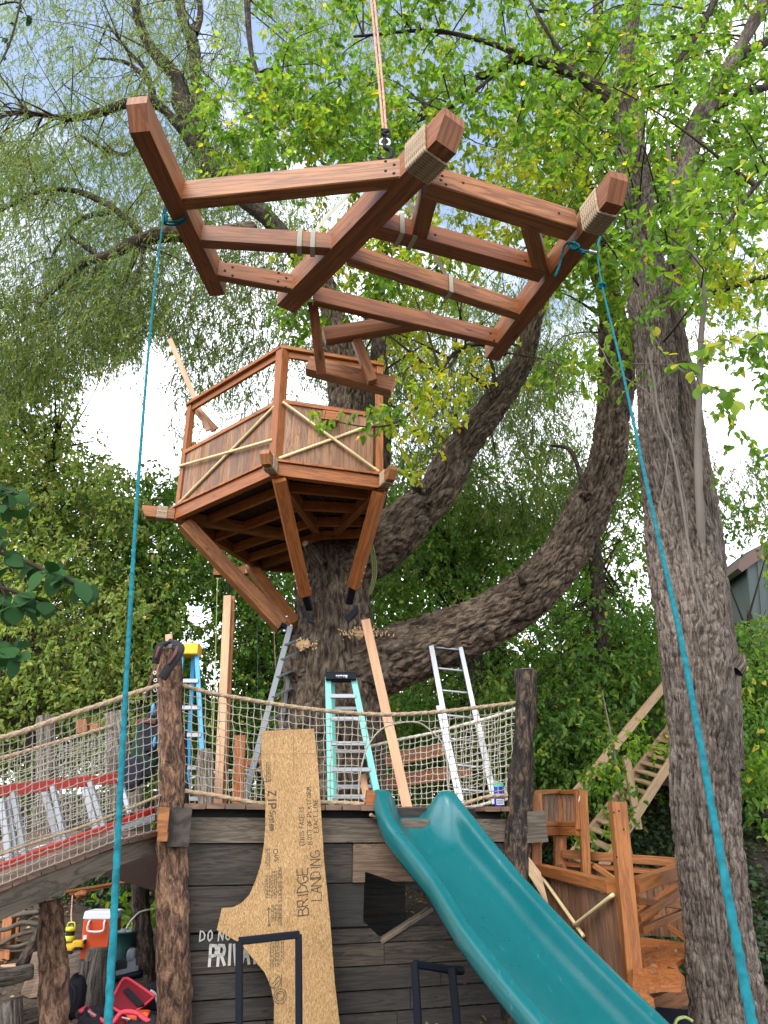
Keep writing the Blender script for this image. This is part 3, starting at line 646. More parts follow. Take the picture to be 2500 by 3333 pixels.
nm = net_mesh('net_cords', lambda a, b: PY(170+210*a+0*b, 2420+260*b-40*a, 8.9+.5*a), 18, 18, .0026, M['netw'], bn2, None, .2, 13)

# ================================================================= SLIDE
slide = thing('slide', 'glossy teal plastic slide running down from the tower deck', 'slide', PY(1900, 3333, 4.6)*1.0)
path = [((1334, 2600), 8.05, 150, 0.8), ((1352, 2622), 7.85, 154, 1.0), ((1406, 2712), 7.45, 164, .95), ((1543, 2880), 6.75, 168, .86), ((1670, 3045), 6.1, 196, .82), ((1818, 3215), 5.5, 216, .80), ((1980, 3390), 4.95, 234, .80), ((2130, 3560), 4.5, 250, .8), ((2290, 3740), 4.1, 266, .8)]
pc = []; hw = []; hs = []
for (q, Y, h, s_) in path:
    p = PY(*q, Y); pc.append(np.array(p)); hw.append(rr(h, p)); hs.append(s_)
Pq, hq = catmull(pc, hw, .03); _, sq = catmull(pc, hs, .03)
prof = [(-.97, -.16), (-1.0, -.02), (-1.0, .10), (-.96, .20), (-.89, .245), (-.81, .235), (-.75, .17), (-.71, .06), (-.65, -.09), (-.55, -.22), (-.40, -.30), (-.2, -.335), (0, -.345)]
prof = prof + [(-a, b) for a, b in prof[::-1][1:]]
# outward skin thickness: second pass underneath
under = [(.94, -.16), (.90, -.02), (.84, .04), (.79, -.02), (.70, -.20), (.56, -.31), (.3, -.39), (0, -.41), (-.3, -.39), (-.56, -.31), (-.70, -.20), (-.79, -.02), (-.84, .04), (-.90, -.02), (-.94, -.16)]
def dense(pf, k=3):
    P2, _ = catmull([np.array([a, b, 0]) for a, b in pf], [1]*len(pf), .04); return [(p[0], p[1]) for p in P2]
loop = dense(prof)+dense(under)
T = np.gradient(Pq, axis=0); T /= np.linalg.norm(T, axis=1)[:, None]; S = np.stack([-T[:, 1], T[:, 0], np.zeros(len(T))], -1); S /= np.linalg.norm(S, axis=1)[:, None]
# one steady sideways direction so the slide stays straight
S = np.tile(S[len(S)//2], (len(S), 1)); S = S-T*np.sum(S*T, 1)[:, None]; S /= np.linalg.norm(S, axis=1)[:, None]; U = np.cross(T, S)
if U[:, 2].mean() < 0: U = -U
SS = S
if SS[:, 0].mean() < 0: SS = -SS
nl_ = len(loop); nprof = len(dense(prof)); V = []; dist = np.concatenate([[0], np.cumsum(np.linalg.norm(np.diff(Pq, axis=0), axis=1))])
for i in range(len(Pq)):
    tpr = dist[i]; ear = math.exp(-(max(0, tpr-.12)/.34)**2)
    for li, (a, b) in enumerate(loop):
        rim = max(0.0, (abs(a)-.25)/.75); A_ = abs(a); und = (b < -.05 and A_ > .8) or False
        be = -.345+.56*float(sstep(.18, .66, A_))-.22*float(sstep(.86, 1.0, A_))**2
        kidx = loop.index((a, b)) if False else 0
        hh = b*hq[i]*sq[i]*1.15 + 0
        if ear > .01: hh = (b*(1-ear)+(be-(.07 if li >= nprof else 0))*ear)*hq[i]*sq[i]*1.15+ear*.02*float(sstep(.25, .6, A_))
        aa = a*hq[i]*(1-.05*ear)
        c = Pq[i]+SS[i]*aa+U[i]*hh
        if tpr < .2:   # the hood ears round over at the top end
            k_ = (1-tpr/.2); c = c - np.array([0, 0, .26])*min(1, rim*1.9)*(1-math.sqrt(max(0, 1-k_*k_)))
        V.append(c)
i, j = np.meshgrid(np.arange(len(Pq)-1), np.arange(nl_), indexing='ij'); jn = (j+1) % nl_
Fs = np.stack([i*nl_+j, i*nl_+jn, (i+1)*nl_+jn, (i+1)*nl_+j], -1).reshape(-1, 4)
mk('chute', V, Fs, M['slide'], slide, None, True)
bar('mount_block', PY(1197, 2640, 7.75), PY(1240, 2640, 7.85), .05, rr(70, PY(1200, 2610, 7.8)), M['red'], slide) if False else prism('mount_block', [W(1190, 2622, .06), W(1248, 2622, .06), W(1215, 2572, .06), W(1196, 2572, .06)], wn_, .05, M['stain'], slide)

# ================================================================= STRAND BOARD TEMPLATE
OB = lambda x, y, off=0.0: W(x, y, .16+off+max(0, (y-2500))*.0002)
oA, oB, oC = W(860, 2380, .16), W(1110, 3420, .34), W(890, 3420, .34)
on = (oB-oA).cross(oC-oA).normalized()
if on.y > 0: on = -on
def OP(x, y, off=0.0):
    r = ray(x, y); return CAM + r*((oA+on*off-CAM).dot(on)/r.dot(on))
opx = [(852, 2380), (1022, 2372), (1034, 2480), (1045, 2640), (1055, 2800), (1075, 3000), (1090, 3200), (1106, 3333), (1114, 3440), (892, 3440), (892, 3333), (893, 3267), (882, 3212), (862, 3166), (837, 3137), (790, 3080), (769, 3063), (706, 3027), (723, 2956), (761, 2953), (786, 2940), (812, 2913), (833, 2866), (850, 2812), (860, 2748), (864, 2689), (865, 2613), (862, 2556), (852, 2510), (851, 2440)]
board = prism('template_board', [OP(a, b) for a, b in opx], on, .014, M['osb'])
tag(board, 'curved cut strand board template with handwriting propped against the tower', 'board')
oux = (OP(1000, 3300)-OP(985, 2500)); oup = -oux.normalized()       # along the board, upwards
orr = oup.cross(on).normalized()
if orr.x < 0: orr = -orr
def owr(name, text, px, size_px, thick, m, gap=.22, jit=.03, wid=1.0, down=False):
    o = OP(*px, .002); s = rr(size_px, o)
    if down: return strokes(name, text, o, -oup, orr, on, s, thick, m, board, jit, gap, wid)
    return strokes(name, text, o, oup, -orr, on, s, thick, m, board, jit, gap, wid)
owr('handwriting', 'BRIDGE', (1005, 2977), 37, .0072, M['ink'], .12, .05, 1.0)
owr('handwriting', 'LANDING', (1046, 2932), 34, .0065, M['ink'], .12, .06, 1.0)
owr('handwriting', '(THIS FACE IS', (991, 2752), 15, .0045, M['ink'], .2, .05, .95)
owr('handwriting', 'BOTT OF PLATFORM', (1016, 2748), 14, .0045, M['ink'], .27, .05, 1.05)
owr('handwriting', 'EXACT LINE', (1036, 2710), 14, .0045, M['ink'], .27, .06, 1.0)
owr('printed_word', 'ZIP', (874, 2576), 24, .013, M['print'], .35, 0, 1.1, True)
owr('printed_word', 'System', (878, 2640), 19, .007, M['print'], .14, 0, .95, True)
owr('printed_word', 'US', (894, 2785), 13, .005, M['print'], .2, 0, 1, True)
owr('printed_word', 'MORE EXPERTS', (906, 2825), 11, .004, M['print'], .2, 0, 1.1, True)
owr('printed_word', 'THICKNESS', (906, 2943), 11, .004, M['print'], .14, 0, .95, True)
rp_ = random.Random(9); lines = []
for (x0, x1, y0, y1) in ((866, 882, 2762, 2820), (866, 884, 2850, 2925), (888, 902, 2835, 2925), (885, 906, 2945, 3000), (880, 912, 3060, 3148), (916, 926, 3065, 3130), (868, 884, 2480, 2545)):
    xx = x0
    while xx < x1:
        yy = y0
        while yy < y1:
            l = rp_.uniform(4, 12); lines.append([OP(xx, yy, .002), OP(xx+.3, min(y1, yy+l), .002)]); yy += l+rp_.uniform(2, 5)
        xx += 5.5
ribbon('printed_lines', lines, on, .007, M['print'], board)['kind'] = 'stuff'
lines = [circle_pts(OP(912, 3243, .002), oup, orr, .052), circle_pts(OP(912, 3243, .002), oup, orr, .035), [OP(903, 3252, .002), OP(903, 3234, .002), OP(914, 3234, .002)], [OP(914, 3252, .002), OP(924, 3252, .002), OP(924, 3234, .002)], circle_pts(OP(895, 3195, .002), oup, orr, .048, 24, .6, 5.4), [OP(917, 3215, .002), OP(917, 3172, .002)], [OP(885, 3205, .002), OP(905, 3180, .002)], [OP(890, 3215, .002), OP(908, 3192, .002)],
         circle_pts(OP(868, 2525, .002), oup, orr, .055, 16, 2.2, 4.2), [OP(874, 2955, .002), OP(876, 3015, .002)], [OP(870, 2962, .002), OP(874, 2954, .002), OP(879, 2962, .002)], [OP(871, 3008, .002), OP(876, 3017, .002), OP(881, 3008, .002)], circle_pts(OP(897, 2772, .002), oup, orr, .02, 12)]
ribbon('printed_stamp', lines, on, .006, M['print'], board)
pl = [[OP(892, 2374, .001), OP(893, 2520, .001)], [OP(955, 2374, .001), OP(956, 2510, .001)], [OP(852, 2455, .001), OP(1030, 2454, .001)]]
ribbon('pencil_line', pl, on, .0025, M['print'], board)

# ================================================================= BLACK STEEL FRAMES
def steel_frame(name, label, pts, Y, px, extra=None):
    P = [PY(x, y, yy) for (x, y), yy in zip(pts, Y)]; t = thing(name, label, 'metal frame', P[0]); w_ = rr(px, P[1])
    for nme, a, b in (('leg', 0, 1), ('crossbar', 1, 2), ('leg', 2, 3)):
        bar(nme, P[a], P[b], w_, w_, M['black'], t, up=(0, 1, 0.01) if nme == 'leg' else (0, 0, 1), ch=.006)
    return t, P, w_
fA, _, _ = steel_frame('steel_hoop', 'black square steel hoop standing in front of the strand board', [(779, 3520), (779, 3064), (972, 3042), (974, 3520)], [5.9, 5.9, 6.1, 6.1], 22)
t = thing('steel_hoop', 'black steel hoop with a short pipe end standing left of the slide', 'metal frame', PY(1350, 3520, 6.2))
q = [PY(1368, 3500, 6.2), PY(1349, 3150, 6.2), PY(1357, 3133, 6.25), PY(1480, 3152, 6.4), PY(1498, 3152, 6.4)]
for nme, a, b, wv in (('leg', PY(1372, 3520, 6.2), PY(1349, 3132, 6.2), 26), ('crossbar', PY(1349, 3138, 6.2), PY(1482, 3160, 6.35), 24), ('leg', PY(1506, 3520, 6.3), PY(1470, 3150, 6.3), 26)):
    w_ = rr(wv, a if nme == 'crossbar' else b); bar(nme, a, b, w_, w_, M['black'], t, up=(0, 1, .01) if nme == 'leg' else (0, 0, 1), ch=.012)
tube('pipe_end', [PY(1474, 3158, 6.35), PY(1502, 3160, 6.45)], .03, M['black'], t, nu=14, cap=False)
# ================================================================= TREEHOUSE
ZF = PY(890, 1545, 7.7).z
pL, pF, pR, pB1 = PZ(561, 1693, ZF), PZ(890, 1545, ZF), PZ(1245, 1590, ZF), PZ(835, 1858, ZF)
pR2 = pR + Vector((-0.12, 1.95, 0)); pB2 = pB1 + Vector((1.1, .25, 0))
th = thing('treehouse', 'red brown cedar treehouse with plank sides and pale bamboo crosses braced on the big trunk', 'treehouse', (pF+pB1)/2)
S_ = M['stain']
BH = 0.165       # fascia beam height
ctr = (pL+pF+pR+pR2+pB2+pB1)/6
def inset(a, b, d):
    dr = (b-a).normalized(); n = Vector((dr.y, -dr.x, 0))
    if n.dot(ctr-a) < 0: n = -n
    return n*d
zup = Vector((0, 0, 1))
ringp = [pL, pF, pR, pR2, pB2, pB1]
for i in range(6):
    a, b = ringp[i], ringp[(i+1) % 6]; n = inset(a, b, .045); bar('fascia_beam', a+n+zup*BH/2, b+n+zup*BH/2, .088, BH, S_ if i < 2 else M['stain2'], th)
# floor boards seen from below, running parallel to the left side
DT = .032; fz = ZF+BH+DT/2
def ray_poly(o, d, poly):
    ts = []
    for i in range(len(poly)):
        a, b = poly[i], poly[(i+1) % len(poly)]; ex, ey = b.x-a.x, b.y-a.y; den = d.x*ey-d.y*ex
        if abs(den) < 1e-9: continue
        t = ((a.x-o.x)*ey-(a.y-o.y)*ex)/den; s = ((a.x-o.x)*d.y-(a.y-o.y)*d.x)/den
        if 0 <= s <= 1: ts.append(t)
    return (min(ts), max(ts)) if len(ts) > 1 else None
def floorboards(poly, dirv, wdt, z, name, m, over=.03):
    n = Vector((-dirv.y, dirv.x, 0)); ks = [p.dot(n) for p in poly]; k = min(ks)-over
    while k < max(ks)+over:
        o = n*(k+wdt/2); r = ray_poly(o, dirv, poly)
        kk = k+wdt/2
        if r is None: r = ray_poly(n*min(max(kk, min(ks)+.01), max(ks)-.01), dirv, poly)
        if r and r[1]-r[0] > .03:
            a = o+dirv*(r[0]-over); b = o+dirv*(r[1]+over); bar(name, (a.x, a.y, z), (b.x, b.y, z), wdt-.006, DT, m, th)
        k += wdt
# ends of boards show as little steps along both front sides
dFR = (pR-pF).normalized(); dLF = (pF-pL).normalized()
fpoly = []
for i in range(6):
    a, b, c = ringp[i-1], ringp[i], ringp[(i+1) % 6]; n1 = inset(a, b, -.03); n2 = inset(b, c, -.03); fpoly.append(b+(n1+n2)*(.0009/max(.0004, (.0009+n1.dot(n2)))) if False else b+(n1+n2)/(1+n1.dot(n2)/.0009))
fd = Vector((.30, 1, 0)).normalized(); fn_ = Vector((-fd.y, fd.x, 0)); Q2 = [((p-pL).dot(fd), (p-pL).dot(fn_)) for p in fpoly]; kk = min(q[1] for q in Q2); fk = max(q[1] for q in Q2)
while kk < fk:
    st_ = clip(clip(Q2, (-9, kk+.0025), (9, kk+.0025), True), (-9, kk+.1375), (9, kk+.1375), False)
    if len(st_) > 2:
        prism('floor_board', [pL+fd*a+fn_*b+zup*(BH+DT) for a, b in st_], zup, DT*.9, M['stain'], th)
        s3 = [pL+fd*a+fn_*b+zup*(BH-.002) for a, b in st_]; mc = sum(s3, Vector())/len(s3); prism('floor_shade_sheet', [mc+(p-mc)*.93 for p in s3], zup, .006, M['under'], th)  # thin dark sheet below each board paints the shade under the floor
    kk += .14
# joists below
for t_ in (.2, .42, .64, .84):
    a = pL.lerp(pB1, t_); b = pF.lerp(Vector((-.8, 10.2, ZF)), t_); bar('joist', (a.x, a.y, ZF+.075), (b.x, b.y, ZF+.075), .05, .13, M['stain'], th)
    c = pR.lerp(pR2, t_); bar('joist', (b.x, b.y, ZF+.075), (c.x, c.y, ZF+.075), .05, .13, M['stain'], th)
cT = Vector((-.85, 10.0, ZF))
for p in (pL, pF, pR, pB1):
    d = (cT-p).normalized(); bar('radial_beam', p+d*.02+zup*.06, p.lerp(cT, .78)+zup*.06, .09, .15, M['stain2'], th)
# tails past the corners with rope wraps
def ropewrap(name, p0, p1, w, h, turns, r, m, parent, up=(0, 0, 1)):
    p0 = Vector(p0); p1 = Vector(p1); d = (p1-p0).normalized(); s = d.cross(Vector(up)).normalized(); u = s.cross(d); L = (p1-p0).length; lst = []
    for k in range(turns):
        c = p0+d*(L*(k+.5)/turns); W2, H2 = w/2+r*.7, h/2+r*.7; q = .012
        pts = [c+s*(-W2+q)-u*H2, c+s*(W2-q)-u*H2, c+s*W2+u*(-H2+q), c+s*W2+u*(H2-q), c+s*(W2-q)+u*H2, c+s*(-W2+q)+u*H2, c-s*W2+u*(H2-q), c-s*W2+u*(-H2+q), c+s*(-W2+q)-u*H2]
        lst.append((pts, r))
    return tubes(name, lst, m, parent, 10, r*.5, disp=lambda th_, s_, r_: r*(.2*np.cos(3*th_+2*np.pi/(r*5.5)*s_)-.06))
for p, tip, hw_, ln in ((pL, (485, 1640), .12, .37), (pF, (0, 0), .12, .3), (pR, (0, 0), .12, .3), (pB1, (0, 0), .12, .4)):
    d = (p-cT).normalized()
    if p is pL: d = (PZ(495, 1668, ZF+.08)-p); d.z = 0; d.normalize()
    a = p+zup*.075
    bt_ = tailbar('beam_tail', a+d*(ln-.03), a-d*.02, .105, .15, M['stain2'], th, .06)
    ropewrap('rope_wrap', a+d*(ln*.2), a+d*(ln*.2+.13), .105, .15, 8, .0085, M['wrap'], bt_)
# posts
def barpx(name, a, b, Ya, Yb, wpx, m, par, hpx=None, up=None, ch=.004, wr=None, bev0=0):
    A = PY(*a, Ya); B = PY(*b, Yb); w_ = wr or rr(wpx, (A+B)/2); h_ = rr(hpx, (A+B)/2) if hpx else w_
    return bar(name, A, B, w_, h_, m, par, up=up or ((0, 0, 1) if abs((B-A).normalized().z) < .8 else (0, 1, 0)), ch=ch, bev0=bev0)
PW = .088
zt = PY(893, 1128, pF.y).z
posts = {}
for p, nm in ((pL, 'L'), (pF, 'F'), (pR, 'R')):
    d = (ctr-p); d.z = 0; d.normalize(); q = p+d*.07; posts[nm] = q
    up_ = (pF-pL) if nm != 'R' else (pR-pF)
    bar('post', (q.x, q.y, ZF+BH+DT), (q.x, q.y, zt-.03), PW if nm != 'F' else .12, PW if nm != 'F' else .12, S_, th, up=tuple(up_.normalized()))
    bar('post_inner', (q.x+d.x*.09, q.y+d.y*.09, ZF+BH+DT), (q.x+d.x*.09, q.y+d.y*.09, ZF+BH+DT+1.0), .04, .088, S_, th, up=tuple(up_.normalized()))
qL, qF, qR = posts['L'], posts['F'], posts['R']
def zat(q, z): return Vector((q.x, q.y, z))
for a, b in ((qL, qF), (qF, qR)):
    d = (b-a).normalized(); bar('top_rail', zat(a, zt)-d*.05, zat(b, zt)+d*(.05 if b is qR else .0), .14, .05, S_, th)
    bar('rail_support', zat(a, zt-.07), zat(b, zt-.07), .04, .088, S_, th)
    zp = PY(898, 1300, pF.y).z if b is qR else PY(880, 1303, pF.y).z
    n = -inset(a, b, 1)
    d_ = (b-a); L = d_.length; d = d_.normalized(); s0, s1 = .06, L-.06; zb = ZF+BH+DT
    bar('panel_rail', zat(a, zp)+n*.02, zat(b, zp)+n*.02, .05, .06, S_, th)
    bar('panel_rail', zat(a, zb+.03)+n*-.03, zat(b, zb+.03)+n*-.03, .04, .06, S_, th)
    rdm = random.Random(4 if b is qR else 9); s = s0
    while s < s1-.02:
        wdt = min(rdm.choice((.085, .1, .12, .09)), s1-s); c = a+d*(s+wdt/2)
        bar('side_plank', zat(c, zb+.005)+n*.012, zat(c, zp-.028)+n*.012, .018, wdt-.0008, M['panel'], th, up=tuple(d), ch=.0035); s += wdt
    # bamboo cross
    off = n*.045
    for (sa, za, sb, zb2) in ((.04, zb+.02, L-.03, zp-.05), (.0, zp-.30 if b is qF else zp-.03, L+.0, zb+.18 if b is qF else zb+.02)) if b is qF else ((.03, zb+.03, L-.02, zp-.1), (.03, zp-.03, L-.02, zb+.02)):
        if b is qF and za > zb+.3: sa, za, sb, zb2 = -.02, zb+.60, L-.02, zb+.28
        A = zat(a+d*sa, za)+off; B = zat(a+d*sb, zb2)+off; off = off+n*.02
        Lb = (B-A).length; lst = [A+(B-A)*t for t in np.linspace(0, 1, 30)]
        tube('bamboo_pole', lst, .019, M['bamboo'], th, nu=10, step=.012, disp=lambda th_, s_, r_: .0035*np.exp(-((np.mod(s_, .31)-.15)/.007)**2))
# little box on the right side
bx = PY(1073, 1362, (qF.y+qR.y)/2-.06); bar('nest_box', bx+Vector((-.09, -.02, 0)), bx+Vector((.10, .03, 0)), .12, .15, S_, th); bar('box_lip', bx+Vector((-.1, -.09, -.085)), bx+Vector((.11, -.04, -.085)), .14, .02, M['stain2'], th)
ev = PY(895, 1518, pF.y-.02); tube('eye_ring', circle_pts(ev, Vector((1, 0, 0)), zup, .028, 12), .008, M['bolt'], th, nu=6, step=.02)
# braces down to the trunk
def brace(a, b, Ya, Yb, wpx, depth_=None, split=True):
    A = PY(*a, Ya); B = PY(*b, Yb); w_ = rr(wpx, A.lerp(B, .8))*.88; br_ = bar('brace', A, B, w_, w_*1.05, M['stain'] if split else M['stain2'], th, up=(0, -1, .3), ch=.006)
    d = (B-A).normalized(); s = Vector((1, 0, 0))
    if split: bar('brace_slot', B-d*.42+Vector((0, -w_*.52, .0))+Vector((0, -.003, 0)), B-d*.01+Vector((0, -w_*.52-.003, 0)), .012, .006, M['dark'], br_, up=(0, -1, .3))
    for t in (.08, .2, .30): bolt(B-d*t-s*(w_/2+.0), .017, br_, (-1, -.3, 0)); bolt(B-d*t+s*(w_*.5), .017, br_, (1, -.6, 0))
    return A, B, w_
brace((908, 1560), (992, 1932), pF.y+.05, 9.1, 44)
brace((1236, 1600), (1152, 1908), pR.y+.05, 9.15, 40)
A, B, w_ = brace((600, 1705), (914, 2036), pL.y+.05, 9.75, 50, split=False)
brace((820, 1850), (965, 2040), pB1.y-.1, 10.1, 46, split=False)
for (x, y) in ((868, 1978), (886, 2015), (934, 2008), (948, 2037)): bolt(PY(x, y, 9.62), .02, th)
for pa, pb, Y0, Y1, w2 in (((990, 1925), (1008, 1985), 9.1, 9.35, 22), ((1150, 1905), (1136, 1965), 9.15, 9.35, 22), ((910, 2035), (955, 2062), 9.7, 9.8, 34)):
    barpx('steel_bracket', pa, pb, Y0, Y1, w2, M['black'], th, hpx=14)
for q_ in (((984, 1975), (1022, 2020), (1022, 2030), (1005, 2022), (983, 1990)), ((1128, 2020), (1122, 2008), (1164, 1968), (1166, 1990), (1130, 2030))):
    prism('bracket_plate', [PY(x, y, 9.3) for x, y in q_], (0, -1, .2), .05, M['black'], th)
lathe('hinge_pin', PY(925, 2055, 9.6), [(.05, -.03), (.055, 0), (.05, .03), (.001, .031)], M['black'], th, 12); bolt(PY(926, 2054, 9.52), .022, th)
barpx('hanger_rod', (745, 1880), (744, 1940), 10.9, 10.9, 7, M['black'], th)
barpx('hanging_block', (698, 1862), (735, 1862), 10.9, 10.9, 30, M['stain2'], th)

# ================================================================= HOISTED FRAME
HZ = 4.5; hf = thing('hoisted_timber_frame', 'dark red brown timber platform frame hanging level from a crane line above the treehouse', 'timber frame', PZ(1180, 760, HZ))
FM = M['stain2']; JH = .125; JW = .085
def fb(name, a, b, w=JW, h=JH, z=HZ, bev0=0, m=None, ch=.005):
    A = PZ(*a, z); B = PZ(*b, z); return bar(name, A+zup*h/2, B+zup*h/2, w, h, m or FM, hf, bev0=bev0, ch=ch)
MB_ = .105
def mbm(a, b, w, h): return tailbar('main_beam', PZ(*a, HZ)+zup*h/2, PZ(*b, HZ)+zup*h/2, w, h, FM, hf)
mbm((454, 430), (708, 963), .095, .145)
mbm((1452, 479), (930, 1008), .125, .15)
mbm((2000, 664), (1603, 1172), .10, .145)
HJ = HZ+.004
fb('joist', (595, 669), (1325, 594), .076, .130, HJ); fb('joist', (655, 797), (1085, 823), .062, .115, HJ); fb('joist', (706, 907), (960, 952), .05, .115, HJ)
fb('joist', (1385, 622), (1862, 765), .105, .130, HJ); fb('joist', (1195, 750), (1765, 905), .092, .120, HJ); fb('joist', (1135, 855), (1690, 1036), .062, .118, HJ); fb('joist', (1020, 988), (1620, 1126), .050, .118, HJ)
fb('blocking', (1400, 640), (1362, 790), .085, .12, HJ+.004); fb('blocking', (1722, 745), (1765, 900), .085, .12, HJ+.004)
# hanging braced foot below the inner end
def hb(name, a, b, Ya, Yb, w, h, m=FM, up=(0, 0, 1)): return bar(name, PY(*a, Ya), PY(*b, Yb), w, h, m, hf, up=up)
hb('foot_strut', (1018, 985), (1047, 1218), 3.62, 3.86, .062, .07, up=(0, 1, 0)); hb('foot_strut', (1160, 1105), (1212, 1244), 3.84, 3.92, .06, .08, up=(0, 1, 0))
hb('foot_beam', (1055, 1096), (1400, 1040), 3.78, 3.86, .07, .10); hb('foot_beam', (1004, 1192), (1280, 1262), 4.0, 4.0, .09, .105)
def wrap_on(a, b, w, h, turns=10, z=HZ, r=.0078):
    A = PZ(*a, z)+zup*h/2; B = PZ(*b, z)+zup*h/2; ropewrap('rope_wrap', A, B, w, h, turns, r, M['wrap'], hf)
wrap_on((1422, 509), (1356, 575), .125, .15); wrap_on((1978, 692), (1926, 758), .095, .14, 9)
rnd = random.Random(3)
def holes(px, Z0, w=.011):
    for x, y in px:
        c = PY(x, y, Z0); lathe_ = tube('screw_hole', [c, c+Vector((0, -.004, 0))], [w*.6, w*.6], M['dark'], hf, nu=8, step=.1)
# pocket-screw holes on the faces that look at the camera (placed on the joist sides)
JO = {}
for o_ in list(hf.children):
    if o_.name.startswith('joist'): JO[round((wloc(o_)).x+wloc(o_).y*3, 2)] = o_
def nearest_joist(c): return min(JO.values(), key=lambda o: (wloc(o)-c).length)
def on_side(a, b, x, y, w, h=.125):
    A = PZ(*a, HJ); B = PZ(*b, HJ); d = (B-A).normalized(); n = Vector((d.y, -d.x, 0)); n = n if n.y < 0 else -n
    r = ray(x, y); o = A+n*(w/2+.0015); t = (o-CAM).dot(n)/r.dot(n); c = CAM+r*t
    tube('screw_hole', [c-n*.003, c], [.008, .008], M['dark'], nearest_joist((A+B)/2), nu=8, step=.1)
for x, y in ((1255, 525), (1283, 536), (1255, 556), (1282, 564)): on_side((595, 669), (1258, 601), x, y, .076)
for x, y in ((735, 852), (757, 870), (732, 881), (757, 897), (907, 888), (932, 905), (905, 916), (930, 935)): on_side((706, 907), (960, 952), x, y, .05)
for x, y in ((1440, 572), (1436, 586), (1452, 600), (1508, 595), (1820, 694)): on_side((1385, 622), (1862, 765), x, y, .105)
for x, y in ((1417, 764), (1710, 849)): on_side((1275, 772), (1765, 905), x, y, .092)
for x, y in ((1597, 1085), (1608, 1108)): on_side((1020, 988), (1620, 1126), x, y, .05)
# hoist line and hook
hk = PY(1253, 500, 3.05)
hoist = thing('hoist_line', 'pair of pinkish hoist ropes with dark hook hanging down from top centre', 'hoist rope', hk)
topz = 14.0
for dx in (-.008, .008):
    rope('line', [hk+Vector((dx, 0, .17)), hk+Vector((dx*1.3-.05, .03, 1.0)), hk+Vector((-.26+dx*1.2, .1, 4.2)), hk+Vector((-.5+dx, .15, topz-hk.z))], .0075, M['pink'], hoist, nu=8, seg=.02)
rope('knot', [hk+Vector((-.02, 0, .19)), hk+Vector((.02, -.01, .17)), hk+Vector((-.015, -.01, .15)), hk+Vector((.02, 0, .13)), hk+Vector((-.01, 0, .11))], .011, M['blk'], hoist, nu=8)
tube('hook', [hk+Vector((0, 0, .12)), hk+Vector((.0, 0, .05)), hk+Vector((.035, 0, .02)), hk+Vector((.035, 0, -.03)), hk+Vector((0, 0, -.055)), hk+Vector((-.035, 0, -.03)), hk+Vector((-.025, 0, .01))], [.012, .014, .012, .012, .012, .011, .006], M['black'], hoist, nu=8, step=.01)
tube('shackle', circle_pts(hk+Vector((0, 0, .09)), Vector((1, 0, 0)), zup, .028, 12), .007, M['bolt'], hoist, nu=6, step=.02)
for kx in (-.045, 0, .04): tube('chain_link', circle_pts(hk+Vector((kx, .01, -.075)), Vector((.3, 1, 0)).normalized(), zup, .022, 10), .005, M['black'], hoist, nu=6, step=.02)
def sling(label, pts, wdt=.028, loops=()):
    P, _ = catmull([np.array(p) for p in pts], [1]*len(pts), .05); V = []; F = []
    t = thing('lifting_strap', label, 'strap', pts[0], None)
    side = Vector((1, -.2, 0)).normalized()
    for p in P:
        p = Vector(p.tolist()); V += [tuple(p-side*wdt/2+Vector((0, .002, 0))), tuple(p+side*wdt/2+Vector((0, .002, 0))), tuple(p+side*wdt/2-Vector((0, .002, 0))), tuple(p-side*wdt/2-Vector((0, .002, 0)))]
    for i in range(len(P)-1):
        for q in range(4): F.append((i*4+q, i*4+(q+1) % 4, i*4+4+(q+1) % 4, i*4+4+q))
    mk('strap_band', V, F, M['web'], t)
    for A, B, w, h, c in loops:   # band round a joist
        d = (B-A).normalized(); s = d.cross(zup).normalized(); e = .004
        ring = [c+s*(w/2+e)+zup*(h/2+e), c-s*(w/2+e)+zup*(h/2+e), c-s*(w/2+e)-zup*(h/2+e), c+s*(w/2+e)-zup*(h/2+e)]
        g_ = []
        for a_, b_ in zip(ring, ring[1:]+ring[:1]):
            dd = (b_-a_).normalized(); g_.append(box_geo(a_-dd*.002, b_+dd*.002, .026, .003, up=tuple(dd.cross(d))))
        v, f, u = merge(g_); mk('strap_loop', v, f, M['web'], t)
    return t
def jc(a, b, f, h=.12): A = PZ(*a, HJ)+zup*h/2; B = PZ(*b, HJ)+zup*h/2; return A, B, A.lerp(B, f)
A, B, c = jc((655, 797), (1085, 823), .74); A2, B2, c2 = jc((655, 797), (1085, 823), .84)
sling('grey strap looped twice round the second left joist', [hk+Vector((-.02, 0, -.06)), c.lerp(hk, .35)+Vector((0, .02, 0)), c2+Vector((0, 0, .07))], .028, ((A, B, .066, .118, c), (A, B, .066, .118, c2)))
A, B, c = jc((1195, 750), (1765, 905), .17); _, _, c2 = jc((1195, 750), (1765, 905), .24)
sling('grey strap looped round the second right joist beside the middle beam', [hk+Vector((.0, .02, -.06)), hk.lerp(c, .5), c+Vector((0, 0, .07))], .026, ((A, B, .095, .124, c), (A, B, .095, .124, c2)))
A, B, c = jc((1135, 855), (1690, 1036), .56)
sling('cream strap wrapped once round the third right joist', [hk+Vector((.03, .02, -.06)), hk.lerp(c, .6), c+Vector((0, 0, .07))], .022, ((A, B, .066, .12, c),))
